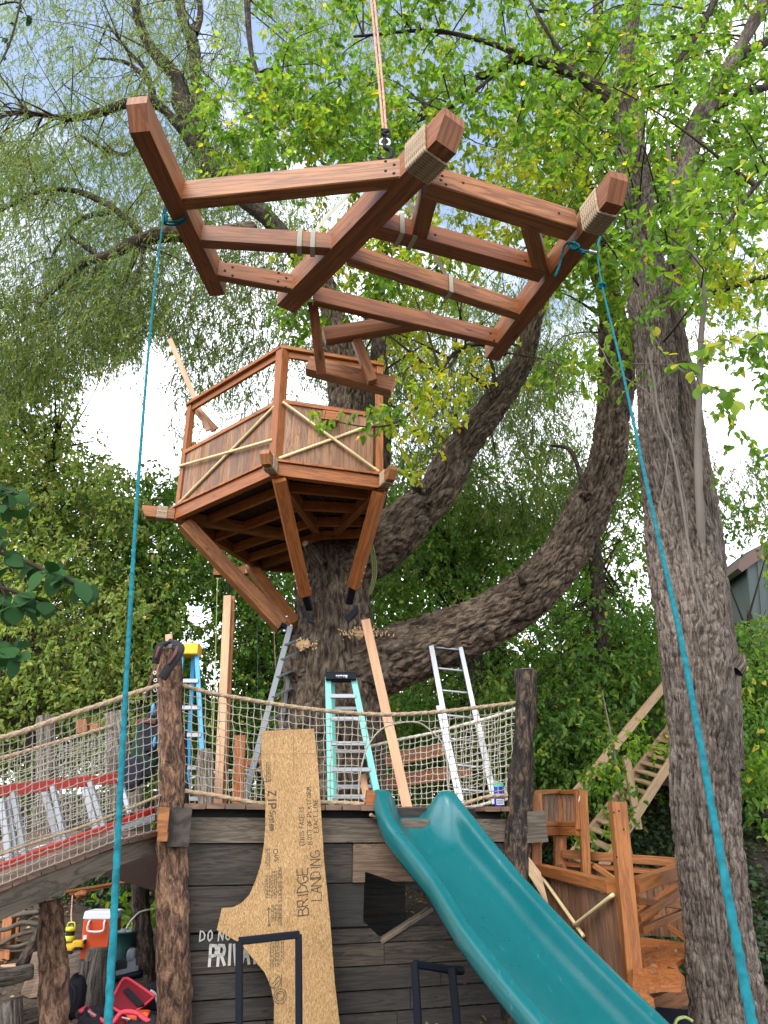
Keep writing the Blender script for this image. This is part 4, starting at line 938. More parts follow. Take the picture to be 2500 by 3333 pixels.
# tag lines
def blue_rope(label, pts, loopc, r=.0062):
    t = thing('tag_line', label, 'rope', pts[-1]); rope('line', pts, r, M['blue'], t, nu=9, seg=.012)
    return t
lt = PZ(548, 690, HZ); a0 = PY(533, 700, lt.y-.02)
t = blue_rope('blue tag line tied to the left beam and running down to the lower left', [a0, PY(497, 1000, 2.35), PY(455, 1500, 1.75), PY(412, 2200, 1.28), PY(370, 3000, .98), PY(343, 3500, .86)], None, .0046)
A = PZ(575, 694, HZ)+zup*.07
for k in range(2): tube('knot_loop', [PY(533, 690+12*k, a0.y), PZ(540, 715+10*k, HZ)-zup*.01, PZ(600, 705+10*k, HZ)-zup*.01, PZ(612, 690+6*k, HZ)+zup*.15, PZ(560, 672+6*k, HZ)+zup*.152, PY(533, 690+12*k, a0.y)], .0065, M['blue'], t, nu=8, step=.02)
tube('knot', [PY(531, 712, a0.y), PY(541, 700, a0.y-.01), PY(540, 722, a0.y), PY(530, 715, a0.y)], .008, M['blue'], t, nu=8, step=.01)
r0 = PY(1943, 822, 3.05)
t = blue_rope('blue tag line tied to the right beam and running down to the lower right', [r0, PY(1960, 930, 2.75), PY(2020, 1180, 2.15), PY(2110, 1600, 1.5), PY(2210, 2050, 1.12), PY(2330, 2700, .83), PY(2448, 3333, .66), PY(2480, 3500, .62)], None, .0043)
tube('knot_loop', [PY(1850, 790, 3.1), PY(1875, 806, 3.0), PY(1900, 818, 3.0), PY(1925, 818, 3.03), PY(1943, 822, 3.05)], .0075, M['blue'], t, nu=8, step=.02)
tube('knot', [PY(1852, 795, 3.02), PY(1868, 790, 2.98), PY(1885, 803, 2.98), PY(1868, 812, 3.0), PY(1855, 800, 3.0), PY(1880, 815, 3.0), PY(1905, 825, 3.0)], .007, M['blue'], t, nu=8, step=.01)
tube('loose_end', [PY(1856, 790, 3.03), PY(1838, 800, 3.05), PY(1822, 860, 3.07), PY(1806, 902, 3.07)], .006, M['blue'], t, nu=8, step=.02)
tube('standing_end', [PY(1943, 822, 3.05), PY(1948, 790, 3.2), PY(1962, 755, 3.3)], .006, M['blue'], t, nu=8, step=.02)
tube('clip', [PY(1918, 817, 3.0), PY(1942, 823, 3.0)], .008, M['bolt'], t, nu=8, step=.02)
tube('knot', [PY(1948, 928, 2.74), PY(1962, 922, 2.72), PY(1970, 932, 2.74), PY(1956, 938, 2.74), PY(1948, 928, 2.74)], .0085, M['blue'], t, nu=8, step=.01)

# ================================================================= LADDERS
def rail(name, pts, Y, wpx, m, par, dep=.025):
    P = [PY(x, y, yy) for (x, y), yy in zip(pts, Y)]; w_ = rr(wpx, (P[0]+P[-1])/2)
    return bar(name, P[0], P[-1], w_, dep, m, par, up=(0, 1, 0), ch=.003)
# green stepladder
t = thing('stepladder', 'mint green stepladder with black cap standing against the big trunk', 'ladder', PY(1150, 2650, 9.0))
rail('front_rail', [(1068, 2205), (1078, 2650)], [9.1, 8.75], 20, M['green'], t); rail('front_rail', [(1150, 2205), (1240, 2640)], [9.1, 8.75], 20, M['green'], t)
rail('rear_rail', [(1084, 2215), (1092, 2640)], [9.2, 9.45], 11, M['green'], t); rail('rear_rail', [(1152, 2215), (1222, 2600)], [9.2, 9.45], 11, M['green'], t)
for y in (2267, 2341, 2421, 2506, 2594):
    f = (y-2205)/440; Yf = 9.1-.35*f; a = 1068+10*f; b = 1150+90*f
    A, B = PY(a+6, y, Yf), PY(b-4, y, Yf); bar('step', A, B, .075, rr(13, A), M['alu'], t)
for y in (2306, 2446, 2560):
    f = (y-2215)/425; bar('rear_bar', PY(1086+8*f, y, 9.2+.25*f), PY(1152+70*f, y, 9.2+.25*f), .02, .04, M['alu'], t)
cA, cB = PY(1062, 2205, 9.12), PY(1160, 2205, 9.12); cap_ = bar('top_cap', cA, cB, .2, rr(26, cA), M['black'], t, ch=.012)
cc = PY(1112, 2203, 9.015); tube('badge', [cc+Vector((-.07*1, 0, 0)), cc+Vector((.07, 0, 0))], [.02, .02], M['white'], cap_, nu=8, step=.1)
strokes('badge_word', 'WERNER', PY(1093, 2208, 8.985), Vector((1, 0, 0)), zup, Vector((0, -1, 0)), .03, .006, M['black'], cap_, 0, .2, .85)
# blue stepladder
t = thing('stepladder', 'blue stepladder with bright yellow cap behind the left log post', 'ladder', PY(620, 2640, 9.0))
rail('front_rail', [(640, 2115), (668, 2640)], [9.0, 8.7], 15, M['sblue'], t); rail('front_rail', [(592, 2115), (570, 2640)], [9.0, 8.7], 13, M['sblue'], t)
rail('rear_rail', [(630, 2125), (606, 2640)], [9.1, 9.5], 13, M['sblue'], t)
rail('rear_rail', [(588, 2125), (540, 2640)], [9.1, 9.5], 10, M['sblue'], t)
for y in (2218, 2305, 2394, 2500, 2601):
    f = (y-2115)/525; bar('step', PY(590-20*f, y, 9-.3*f), PY(642+26*f, y, 9-.3*f), .08, rr(13, PY(640, y, 9)), M['alu'], t)
cA, cB = PY(578, 2118, 9.02), PY(650, 2118, 9.02); bar('top_cap', cA, cB, .22, rr(36, cA), M['yel'], t, ch=.012)
bar('foot_plate', PY(604, 2618, 8.75), PY(632, 2618, 8.75), .05, .03, M['yel'], t)
# aluminium ladder left of the trunk
t = thing('aluminium_ladder', 'dark silver step ladder leaning on the left side of the big trunk', 'ladder', PY(800, 2640, 9.6))
rail('side_rail', [(945, 2040), (786, 2640)], [9.55, 9.2], 19, M['alud'], t); rail('side_rail', [(946, 2160), (884, 2600)], [9.75, 9.9], 12, M['alud'], t)
for y in (2090, 2138, 2196, 2262, 2340, 2430):
    f = (y-2040)/600; x0 = 945-159*f; bar('rung', PY(x0, y+8, 9.5-.3*f), PY(x0+62, y-20, 9.8-.1*f), .07, .022, M['alud'], t)
# extension ladder
t = thing('extension_ladder', 'silver extension ladder with green tips leaning on the right limb', 'ladder', PY(1550, 2640, 9.0))
E0, E1 = (1395, 2058), (1500, 2620); G0, G1 = (1490, 2068), (1612, 2620)
rail('upper_rail', [E0, (1462, 2420)], [9.7, 9.15], 17, M['alu'], t, .05); rail('upper_rail', [G0, (1566, 2420)], [9.7, 9.15], 15, M['alu'], t, .05)
rail('lower_rail', [(1430, 2300), E1], [9.28, 8.8], 23, M['alu'], t, .05); rail('lower_rail', [(1545, 2310), G1], [9.28, 8.8], 21, M['alu'], t, .05)
rail('tip_cap', [E0, (1399, 2080)], [9.69, 9.66], 19, M['tub'], t, .055); rail('tip_cap', [G0, (1494, 2088)], [9.69, 9.66], 17, M['mint'], t, .055)
for y in (2106, 2175, 2247, 2328, 2405, 2490, 2570):
    f = (y-2058)/562; a = E0[0]+105*f; b = G0[0]+122*f; tube('rung', [PY(a, y, 9.7-.9*f), PY(b, y+10, 9.7-.9*f)], .016, M['alu'], t, nu=10, step=.5)
# red ladder lying on the bridge
t = thing('stepladder', 'red stepladder lying on its side on the sloping bridge', 'ladder', bpp(200, 2750, -.4))
def RB(x, y, o=-.3): return BP(x, y, o)
bar('side_rail', RB(-120, 2588), RB(392, 2532), .03, .085, M['red'], t); bar('side_rail', RB(-120, 2868, -.1), RB(515, 2632, -.1), .05, .05, M['red'], t)
for a, b in (((42, 2577), (84, 2790)), ((172, 2560), (212, 2735)), ((293, 2546), (338, 2690)), ((390, 2535), (425, 2650)), ((-60, 2585), (-30, 2830))):
    bar('step', RB(*a, -.28), RB(*b, -.12), rr(15, RB(*a)), .06, M['alu'], t, up=(0, 1, 0))
for a, b in (((4, 2600), (30, 2800)), ((145, 2575), (190, 2745)), ((275, 2560), (312, 2700)), ((20, 2600), (50, 2795))):
    bar('rear_bar', RB(*a, -.6), RB(*b, -.45), rr(22, RB(*a)), .03, M['alu'], t, up=(0, 1, 0))
bar('rear_rail', RB(-120, 2840, -.7), RB(500, 2660, -.7), .03, .07, M['white'], t)

# ================================================================= LUMBER
def plank(name, label, a, b, Ya, Yb, wpx, dep=.038, m=None, grp=None):
    A, B = PY(*a, Ya), PY(*b, Yb); o = bar(name, A, B, rr(wpx, (A+B)/2), dep, m or M['lumber'], None, up=(0, 1, 0)); return tag(o, label, 'lumber', grp)
plank('lumber_board', 'tall pale new board standing upright left of the trunk', (741, 1940), (708, 2650), 9.05, 8.95, 26)
plank('lumber_board', 'reddish new board standing directly behind the tall pale board', (757, 1942), (727, 2650), 9.12, 9.05, 17, m=M['fort'])
plank('lumber_board', 'pale new board leaning against the trunk left of the extension ladder', (1190, 2018), (1328, 2640), 9.25, 8.9, 31)
plank('lumber_board', 'short pale board end poking up behind the strapped log post', (550, 2066), (552, 2260), 7.6, 7.6, 22)
plank('lumber_board', 'wide brown board standing on the deck behind the net', (782, 2394), (772, 2640), 8.9, 8.9, 36, m=M['stain'])
plank('lumber_board', 'long pale stick slanting up past the left corner of the treehouse', (553, 1105), (678, 1402), 9.2, 9.2, 17)
plank('lumber_board', 'dark brace board crossing inside the left treehouse corner', (618, 1310), (700, 1400), 9.4, 9.4, 26, m=M['stain2'])
plank('lumber_board', 'pale offcut standing low behind the green stepladder', (1180, 2520), (1200, 2640), 8.95, 8.95, 22)
tube_ = log('log_stump', [(672, 2650), (668, 2550), (666, 2440)], [24, 24, 23], 8.6, M['logg'], None, 21, 26); tag(tube_, 'short grey log stump on the deck behind the pale boards', 'log')
for i_, (a, b, lab) in enumerate((((1250, 2480), (1450, 2440), 'upper red brown timber stacked behind the rear netting'), ((1180, 2560), (1530, 2510), 'lower red brown timber stacked behind the rear netting'))):
    plank('stacked_timber', lab, a, b, 10.4, 10.6, 40, .1, M['stain2'])
plank('stacked_timber', 'red brown beam lying low behind the strand board', (790, 2490), (900, 2455), 9.6, 9.6, 24, .08, M['stain'])
plank('stacked_timber', 'pale block stack end beside the far bridge post', (268, 2345), (272, 2385), 9.0, 9.0, 34, .1, M['fort'])
plank('stacked_timber', 'second block lying right of the pale stack end', (298, 2372), (322, 2372), 9.0, 9.0, 30, .1, M['stain'])

tag(tube('cord', [PY(708, 1885, 10.6), PY(700, 2200, 10.5), PY(688, 2560, 10.4)], .007, M['lime'], None, nu=6, step=.2), 'thin lime cord hanging left of the tall pale board', 'cord')
tag(tube('cord', [PY(838, 2030, 10.8), PY(840, 2340, 10.8)], .006, M['tub'], None, nu=6, step=.2), 'thin green cord hanging between pale board and trunk', 'cord')
tag(tube('cord', [PY(892, 2050, 10.3), PY(897, 2180, 10.3)], .006, M['pink'], None, nu=6, step=.2), 'short orange cord hanging just left of the trunk', 'cord')
# ================================================================= STRAPS + BAG ON LEFT POST
def band(name, pts, w, m, par, th_=.012, side=None):
    P, _ = catmull([np.array(p) for p in pts], [1]*len(pts), .015); T_, _, _ = frames(P); V = []; F = []
    for k, p in enumerate(P):
        tt = Vector(T_[k].tolist()); s = (side or Vector((0, -1, 0))).cross(tt).normalized(); n = tt.cross(s); p = Vector(p.tolist())
        for a, b in ((-1, -.6), (-.8, -1), (.8, -1), (1, -.6), (1, .6), (.8, 1), (-.8, 1), (-1, .6)): V.append(tuple(p+s*a*w/2+n*b*th_/2))
    for i in range(len(P)-1):
        for q in range(8): F.append((i*8+q, i*8+(q+1) % 8, i*8+8+(q+1) % 8, i*8+8+q))
    F += [tuple(range(7, -1, -1)), tuple(range((len(P)-1)*8, len(P)*8))]
    return mk(name, V, F, m, par, None, True)
t = thing('tool_suspenders', 'black padded work suspenders with brown stripes draped over the left log post', 'suspenders', PY(553, 2240, 7.0))
SY = 6.9
band('shoulder_pad', [PY(545, 2092, 7.1), PY(522, 2102, SY), PY(512, 2130, SY-.02), PY(506, 2160, SY)], .065, M['blk'], t, .03)
band('shoulder_pad', [PY(548, 2092, 7.2), PY(585, 2108, SY), PY(575, 2135, SY-.04), PY(548, 2175, SY-.03), PY(528, 2208, SY)], .085, M['blk'], t, .03)
band('leather_stripe', [PY(540, 2096, 7.06), PY(520, 2106, SY-.02), PY(511, 2128, SY-.045), PY(508, 2145, SY-.03)], .024, M['brown'], t, .02)
band('leather_stripe', [PY(578, 2106, SY-.02), PY(570, 2130, SY-.065), PY(548, 2162, SY-.055)], .026, M['brown'], t, .02)
band('strap', [PY(508, 2165, SY), PY(495, 2200, SY), PY(478, 2250, SY), PY(468, 2285, SY)], .022, M['brown'], t, .006)
band('strap', [PY(520, 2190, SY), PY(512, 2225, SY), PY(516, 2270, SY), PY(505, 2330, SY)], .022, M['brown'], t, .006)
for c in ((504, 2190), (506, 2215), (503, 2235), (506, 2247), (470, 2252)): tube('buckle', circle_pts(PY(*c, SY-.01), Vector((1, 0, 0)), zup, .014, 8), .004, M['bolt'], t, nu=6, step=.02)
log('cap_stub', [(554, 2120), (551, 2106)], [30, 26], 7.12, M['logg'], tower, 31, 20)
def lump(name, c, sx, sy, sz, m, par=None, seed=0, amp=.15, e=2.0, nu=28, nv=18):
    V = []; F = []; c = Vector(c)
    for i in range(nv+1):
        ph = math.pi*i/nv-math.pi/2
        for j in range(nu):
            a = 2*math.pi*j/nu; f = 1+amp*(vn(np.array([[j/nu*6]]), np.array([[i/nv*4+seed*3]]), 6)[0, 0]-.5)*2+amp*.5*(vn(np.array([[j/nu*14]]), np.array([[i/nv*10+seed]]), 14)[0, 0]-.5)*2
            sg = lambda v_, p_: math.copysign(abs(v_)**(2/p_), v_)
            x = sg(math.cos(ph), e)*sg(math.cos(a), e); y = sg(math.cos(ph), e)*sg(math.sin(a), e); z = sg(math.sin(ph), e)
            V.append((c.x+x*sx*f, c.y+y*sy*f, c.z+z*sz*f))
    UV = []; pr = 2*math.pi*(sx+sy)/2
    for i in range(nv):
        for j in range(nu): jn_ = (j+1) % nu; F.append((i*nu+j, i*nu+jn_, (i+1)*nu+jn_, (i+1)*nu+j)); u0, u1, v0, v1 = j/nu*pr, (j+1)/nu*pr, i/nv*sz*3, (i+1)/nv*sz*3; UV += [(v0, u0), (v0, u1), (v1, u1), (v1, u0)]
    return mk(name, V, F, m, par, UV, True)
t = thing('tool_vest', 'dark green and navy tool vest hanging behind the net at the left log post', 'tool vest', PY(470, 2540, 7.5))
lump('body', PY(478, 2440, 7.5), .13, .08, .30, M['vest'], t, 3, .2, 3); lump('pouch', PY(430, 2520, 7.45), .12, .07, .14, M['navy'], t, 5, .2, 3); lump('pouch', PY(498, 2380, 7.42), .08, .06, .2, M['navy'], t, 6, .2, 3)
band('belt', [PY(440, 2355, 7.4), PY(470, 2345, 7.35), PY(508, 2350, 7.35)], .05, M['brown'], t, .01)
lump('handle', PY(503, 2415, 7.35), .016, .016, .05, M['sblue'], t, 1, 0); lump('handle', PY(498, 2310, 7.35), .02, .02, .06, M['sblue'], t, 1, 0)

# jug on the deck
t = thing('water_jug', 'blue insulated water jug with mint lid on the deck beside the right log post', 'jug', PY(1627, 2633, 8.35))
jp = PY(1627, 2633, 8.35); jr = rr(17, jp)
lathe('body', jp, [(jr*.8, 0), (jr*.95, .01), (jr, .05), (jr*.98, .17), (jr*.93, .20), (jr*.93, .215), (.001, .22)], M['jug'], t)
lathe('lid', jp+Vector((0, 0, .215)), [(jr*.99, 0), (jr*1.0, .025), (jr*.8, .045), (.001, .048)], M['mint'], t); bar('handle', jp+Vector((jr, 0, .08)), jp+Vector((jr+.02, 0, .2)), .02, .012, M['white'], t)
q = jp+Vector((0, -jr-.003, 0)); prism('label_panel', [q+Vector((-.04, 0, .035)), q+Vector((.04, 0, .035)), q+Vector((.04, 0, .095)), q+Vector((-.04, 0, .095))], (0, -1, 0), .003, M['white'], t)
rngs = [circle_pts(q+Vector((0.005, -.001, .155)), Vector((1, 0, 0)), zup, .022, 12)]+[[q+Vector((-.032, -.002, .05+.014*k)), q+Vector((.03, -.002, .05+.014*k))] for k in range(3)]
ribbon('label_print', rngs, Vector((0, -1, 0)), .006, M['greyp'], t)
# ================================================================= UNDER THE BRIDGE
def boxpx(name, x0, x1, y0, y1, Y, dep, m, par, ch=.01, tilt=0):
    A = PY(x0, (y0+y1)/2, Y); B = PY(x1, (y0+y1)/2+tilt, Y); return bar(name, A, B, dep, abs(PY(x0, y0, Y).z-PY(x0, y1, Y).z), m, par, ch=ch)
t = thing('cooler', 'orange drink cooler with white lid and handle on the log bench', 'cooler', PY(318, 3118, 8.6))
c0 = PY(318, 3118, 8.6); hgt = PY(318, 2972, 8.6).z-c0.z; wr_ = rr(49, c0)
def taper(name, c, w0, w1, d0, d1, h, m, par, ch=.02):
    V = []; F = []; ring = lambda w, d: [(-w+ch, -d), (w-ch, -d), (w, -d+ch), (w, d-ch), (w-ch, d), (-w+ch, d), (-w, d-ch), (-w, -d+ch)]
    for z, w, d in ((0, w0-.008, d0-.008), (.01, w0, d0), (h-.01, w1, d1), (h, w1-.008, d1-.008)):
        for x, y in ring(w, d): V.append((c.x+x, c.y+y, c.z+z))
    for k in range(3):
        for i in range(8): F.append((k*8+i, k*8+(i+1) % 8, k*8+8+(i+1) % 8, k*8+8+i))
    F += [tuple(range(7, -1, -1)), tuple(range(24, 32))]; return mk(name, V, F, m, par)
taper('body', c0, wr_*.93, wr_*1.0, wr_*.85, wr_*.95, hgt-.05, M['orange'], t); taper('lid', c0+Vector((0, 0, hgt-.048)), wr_*1.03, wr_*1.0, wr_, wr_*.95, .075, M['white'], t)
hy = c0.y-wr_*.95-.03; hz = c0.z+hgt*.74
tube('handle', [Vector((c0.x-.075, hy+.03, hz+.05)), Vector((c0.x-.078, hy, hz+.03)), Vector((c0.x-.07, hy, hz-.04)), Vector((c0.x+.07, hy, hz-.04)), Vector((c0.x+.078, hy, hz+.03)), Vector((c0.x+.075, hy+.03, hz+.05))], .011, M['white'], t, nu=8, step=.01)
prism('sticker', [Vector((c0.x-.125, c0.y-wr_*.92, c0.z+hgt*.42)), Vector((c0.x-.09, c0.y-wr_*.92, c0.z+hgt*.42)), Vector((c0.x-.09, c0.y-wr_*.93, c0.z+hgt*.54)), Vector((c0.x-.125, c0.y-wr_*.93, c0.z+hgt*.54))], (0, -1, 0), .01, M['white'], t)
t = thing('stump', 'tall furrowed grey tree stump beside the orange cooler', 'stump', PY(310, 3290, 7.9))
st = tube('wood', [PY(308, 3330, 7.9), PY(312, 3200, 7.9), PY(328, 3088, 7.9)], [rr(66, PY(308, 3300, 7.9)), rr(52, PY(310, 3200, 7.9)), rr(38, PY(328, 3088, 7.9))], M['logg'], t, nu=60, step=.02, disp=lambda th_, s_, r_: .02*(vn(th_/(2*np.pi)*16, s_*1.2, 16)-.5)*2-.012*np.abs(vn(th_/(2*np.pi)*30, s_*2+4, 30)-.5)*2)
tube('side_spur', [PY(272, 3330, 7.85), PY(275, 3220, 7.85), PY(280, 3128, 7.85)], [.09, .08, .06], M['logg'], t, nu=36, step=.02, disp=lambda th_, s_, r_: .014*(vn(th_/(2*np.pi)*12, s_*1.5+3, 12)-.5)*2)
t = thing('tub', 'dark green round tub with hoses standing behind the grey stump', 'tub', PY(392, 3120, 8.5)); c = PY(392, 3135, 8.5); R_ = rr(42, c); H_ = PY(392, 3035, 8.5).z-c.z
lathe('shell', c, [(R_*.8, 0), (R_*.86, H_*.5), (R_, H_), (R_*1.06, H_), (R_*1.05, H_+.015), (R_*.96, H_+.01), (R_*.82, H_*.5), (.001, H_*.45)], M['tub'], t)
tube('hose', [c+Vector((0, 0, H_*.6)), c+Vector((.03, -.02, H_+.05)), c+Vector((.12, 0, H_+.17)), c+Vector((.22, .05, H_+.2))], .009, M['netw'], t, nu=8, step=.02)
for dx in (-.08, 0, .07): lump('rag', c+Vector((dx, -.04, H_+.0)), .045, .04, .03, M['greyp'], t, int(dx*100)+9, .3)
# log bench, slabs and tools
tag(prism('log_bench', [PY(205, 3095, 8.7), PY(300, 3070, 8.7), PY(300, 3120, 8.5), PY(262, 3130, 8.5), PY(205, 3165, 8.5)], (0, -.4, 1), .3, M['logg']), 'split log slab bench under the yellow tools', 'bench')
tag(prism('split_log', [PY(108, 3100, 8.6), PY(150, 3090, 8.6), PY(150, 3240, 8.3), PY(95, 3250, 8.3), PY(68, 3235, 8.3)], (0, -1, .3), .5, M['tan']), 'pale split log end lying behind the near bridge post', 'log')
tag(prism('split_log', [PY(215, 3135, 8.3), PY(262, 3128, 8.3), PY(255, 3215, 8.2), PY(222, 3222, 8.2)], (0, -1, .3), .4, M['tan']), 'tan split log end right of the near bridge post', 'log')
tag(tube('fallen_log', [PY(-60, 3185, 7.6), PY(40, 3175, 7.7), PY(106, 3160, 7.8)], [.075, .07, .06], M['logg'], None, nu=24, step=.03, disp=log_disp(12, .006)), 'smooth grey log lying across the lower left edge', 'log')
tag(tube('round_stump', [PY(22, 3400, 7.0), PY(22, 3258, 7.0)], [.12, .115], M['logg'], None, nu=30, step=.03, disp=log_disp(13, .007)), 'low round stump at the lower left corner', 'stump')
tag(tube('fallen_log', [PY(60, 3330, 7.4), PY(150, 3300, 7.5)], [.09, .08], M['logg'], None, nu=24, step=.03, disp=log_disp(14, .006)), 'short pale log at the foot of the near bridge post', 'log')
tag(tube('fallen_log', [PY(70, 3150, 8.7), PY(110, 3080, 8.8), PY(135, 3025, 8.9)], [.08, .07, .06], M['logd'], None, nu=18, step=.03, disp=log_disp(15, .008)), 'dark leaning log left of the near bridge post', 'log')
tag(bar('offcut_board', PY(8, 3150, 9.2), PY(66, 3148, 9.2), .1, .06, M['lumber']), 'pale offcut lying on the soil at far left', 'lumber')
def tool(name, label, cat, fn): tt = thing(name, label, cat, fn[0]); return tt
t = thing('battery_lamp', 'lime yellow work lamp with cord on the log bench', 'lamp', PY(225, 3062, 8.6)); c = PY(225, 3062, 8.6)
lathe('body', c, [(.05, 0), (.052, .02), (.05, .04), (.04, .045), (.04, .085), (.05, .09), (.048, .12), (.001, .125)], M['limeg'], t, 12); tube('grip', [c+Vector((-.04, 0, .12)), c+Vector((-.03, 0, .16)), c+Vector((.03, 0, .16)), c+Vector((.04, 0, .12))], .007, M['limeg'], t, nu=6, step=.02)
lathe('dark_band', c+Vector((0, 0, .045)), [(.043, -.0), (.043, .04)], M['blk'], t, 12); tube('cord', [c+Vector((0, 0, .16)), PY(232, 2980, 8.7), PY(236, 2915, 8.8)], .007, M['pink'], t, nu=6, step=.04)
for i_, (x, y, lab) in enumerate(((227, 3085, 'yellow cordless tool body lying left on the log bench'), (257, 3073, 'yellow cordless tool lying against the orange cooler'))):
    t = thing('power_tool', lab, 'power tool', PY(x, y, 8.45)); c = PY(x, y, 8.45)
    lump('housing', c, .055, .05, .035, M['yel'], t, i_, .1, 4); bar('battery', c+Vector((-.02, -.03, -.035)), c+Vector((.04, -.03, -.035)), .05, .03, M['blk'], t); bar('grip', c+Vector((.03, -.01, .0)), c+Vector((.07, -.02, .03)), .03, .03, M['blk'], t)
t = thing('nail_gun', 'dark grey pneumatic tool with black case resting on a block by the dark post', 'power tool', PY(420, 3170, 8.0))
lump('head', PY(430, 3110, 8.0), .045, .05, .06, M['greyp'], t, 2, .1, 3); bar('body', PY(430, 3120, 8.0), PY(432, 3160, 8.0), .09, .08, M['greyp'], t, up=(0, 1, 0)); bar('magazine', PY(378, 3168, 7.95), PY(450, 3150, 8.0), .06, .04, M['greyp'], t); bar('case', PY(382, 3142, 8.0), PY(418, 3140, 8.0), .1, .08, M['blk'], t, ch=.015)
tube('foot_bar', [PY(370, 3185, 7.95), PY(465, 3168, 8.0)], .035, M['black'], t, nu=10, step=.1)
tag(bar('wood_block', PY(345, 3215, 7.95), PY(478, 3200, 8.05), .35, .08, M['grayold']), 'flat grey wood block under the dark pneumatic tool', 'block')
# red tool bag
t = thing('tool_bag', 'open red canvas tool bag with coral piping at the foot of the tower', 'tool bag', PY(390, 3400, 7.3)); BY = 7.3
lidp = [PY(352, 3275, BY-.05), PY(360, 3262, BY), PY(396, 3196, BY+.18), PY(408, 3188, BY+.2), PY(424, 3192, BY+.2), PY(494, 3240, BY+.12), PY(497, 3252, BY+.1), PY(432, 3300, BY-.08), PY(400, 3300, BY-.1)]
nrm = (lidp[5]-lidp[0]).cross(lidp[2]-lidp[0]).normalized(); nrm = nrm if nrm.y < 0 else -nrm
prism('lid', lidp, nrm, .035, M['redc'], t); tube('lid_piping', [p+nrm*.008 for p in lidp]+[lidp[0]+nrm*.008], .011, M['pinkc'], t, nu=8, step=.02)
prism('lid_strap', [PY(402, 3222, BY+.06), PY(418, 3214, BY+.08), PY(470, 3268, BY-.02), PY(452, 3276, BY-.05)], nrm, .02, M['blk'], t)
lump('body', PY(330, 3385, BY), .25, .17, .2, M['redc'], t, 7, .12, 4); lump('side_pocket', PY(470, 3385, BY-.05), .16, .15, .17, M['blk'], t, 8, .15, 4); lump('side_pocket', PY(290, 3360, BY-.16), .09, .05, .12, M['blk'], t, 9, .15, 4)
tube('body_piping', [PY(262, 3292, BY-.15), PY(285, 3280, BY-.05), PY(300, 3302, BY-.16), PY(360, 3330, BY-.18), PY(395, 3296, BY-.16), PY(440, 3296, BY-.16), PY(480, 3322, BY-.17), PY(530, 3325, BY-.1)], .017, M['pinkc'], t, nu=8, step=.02)
lump('inner_dark', PY(320, 3303, BY-.03), .16, .1, .06, M['blk'], t, 4, .2, 3); bar('clip', PY(288, 3292, BY-.19), PY(312, 3306, BY-.19), .02, .012, M['bolt'], t); bar('clip', PY(398, 3312, BY-.19), PY(424, 3318, BY-.19), .02, .012, M['bolt'], t)
lump('orange_pouch', PY(452, 3310, BY-.12), .09, .04, .04, M['orange'], t, 3, .2, 4); bar('pouch_strap', PY(452, 3300, BY-.17), PY(452, 3322, BY-.17), .03, .02, M['blk'], t, up=(0, 1, 0))
t = thing('backpack', 'small black bag slumped at the foot of the grey stump', 'bag', PY(246, 3270, 7.6)); lump('body', PY(246, 3245, 7.6), .085, .08, .16, M['blk'], t, 2, .15, 3); band('strap', [PY(232, 3205, 7.52), PY(245, 3225, 7.5), PY(240, 3270, 7.5)], .02, M['navy'], t)
t = thing('backpack', 'dark bag behind the red tool bag beside the tower log post', 'bag', PY(500, 3270, 7.6)); lump('body', PY(505, 3245, 7.6), .09, .07, .11, M['navy'], t, 12, .2, 3); band('strap', [PY(490, 3225, 7.52), PY(505, 3235, 7.5), PY(512, 3265, 7.5)], .02, M['white'], t)
t = thing('rough_branch_railing', 'railing of crooked grey branches between brown posts at far left', 'railing', PY(20, 3120, 9.3))
barpx('post', (32, 2985), (20, 3130), 9.4, 9.3, 32, M['stain'], t); barpx('post', (60, 2985), (52, 3090), 9.7, 9.7, 14, M['fort'], t)
for k, (pts, r_) in enumerate(([[(-40, 3030), (20, 3025), (70, 3005), (130, 3010)], .022], [[(-40, 3075), (10, 3070), (40, 3050), (80, 3038), (130, 3025)], .02], [[(0, 3080), (50, 3082), (90, 3070), (130, 3062)], .018], [[(-40, 3085), (20, 3095), (90, 3092)], .02], [[(40, 2985), (80, 2975), (130, 2970)], .025], [[(60, 3000), (90, 2985), (125, 2960)], .02])):
    tube('branch', [PY(x, y, 9.2+.03*k) for x, y in pts], r_, M['grayold'], t, nu=8, step=.04, disp=log_disp(k, .004))
t = thing('orange_rail', 'thin weathered orange rail sloping behind the cooler', 'rail', PY(320, 2900, 9.2)); barpx('rail', (210, 2904), (420, 2868), 9.2, 9.4, 8, M['fort'], t); barpx('rail', (225, 2912), (415, 2875), 9.22, 9.42, 6, M['stain'], t); lump('end_knot', PY(266, 2912, 9.2), .07, .04, .04, M['stain'], t, 3, .3)

# ================================================================= FORT (right)
ft = thing('low_fort', 'honey stained wooden play deck with tall posts and plank sides right of the slide', 'play deck', PY(2060, 3240, 6.7))
H_ = M['fort']
Ym, Yr = 6.7, 8.8
barpx('corner_post', (2010, 2611), (2067, 3245), 6.7, 6.7, 50, H_, ft)
for x, y in ((1998, 2645), (2015, 2640), (2030, 2700), (2008, 2790)): tube('screw_hole', [PY(x, y, 6.61), PY(x, y, 6.60)], [.008, .008], M['dark'], ft, nu=8, step=.1)
barpx('post', (1896, 2573), (1908, 2850), 8.6, 8.6, 27, H_, ft); barpx('post', (1746, 2583), (1744, 2860), 8.3, 8.3, 32, H_, ft); barpx('post', (1822, 2700), (1822, 2860), 9.0, 9.0, 36, M['stain'], ft)
A, B = PY(1742, 2825, 8.4), PY(1995, 2886, 6.75); bar('front_rail', A, B, .11, rr(36, B), H_, ft)
C, D = PY(2060, 2884, 6.75), PY(2260, 2818, 8.1); bar('right_rail', C, D, .11, rr(43, C), H_, ft)
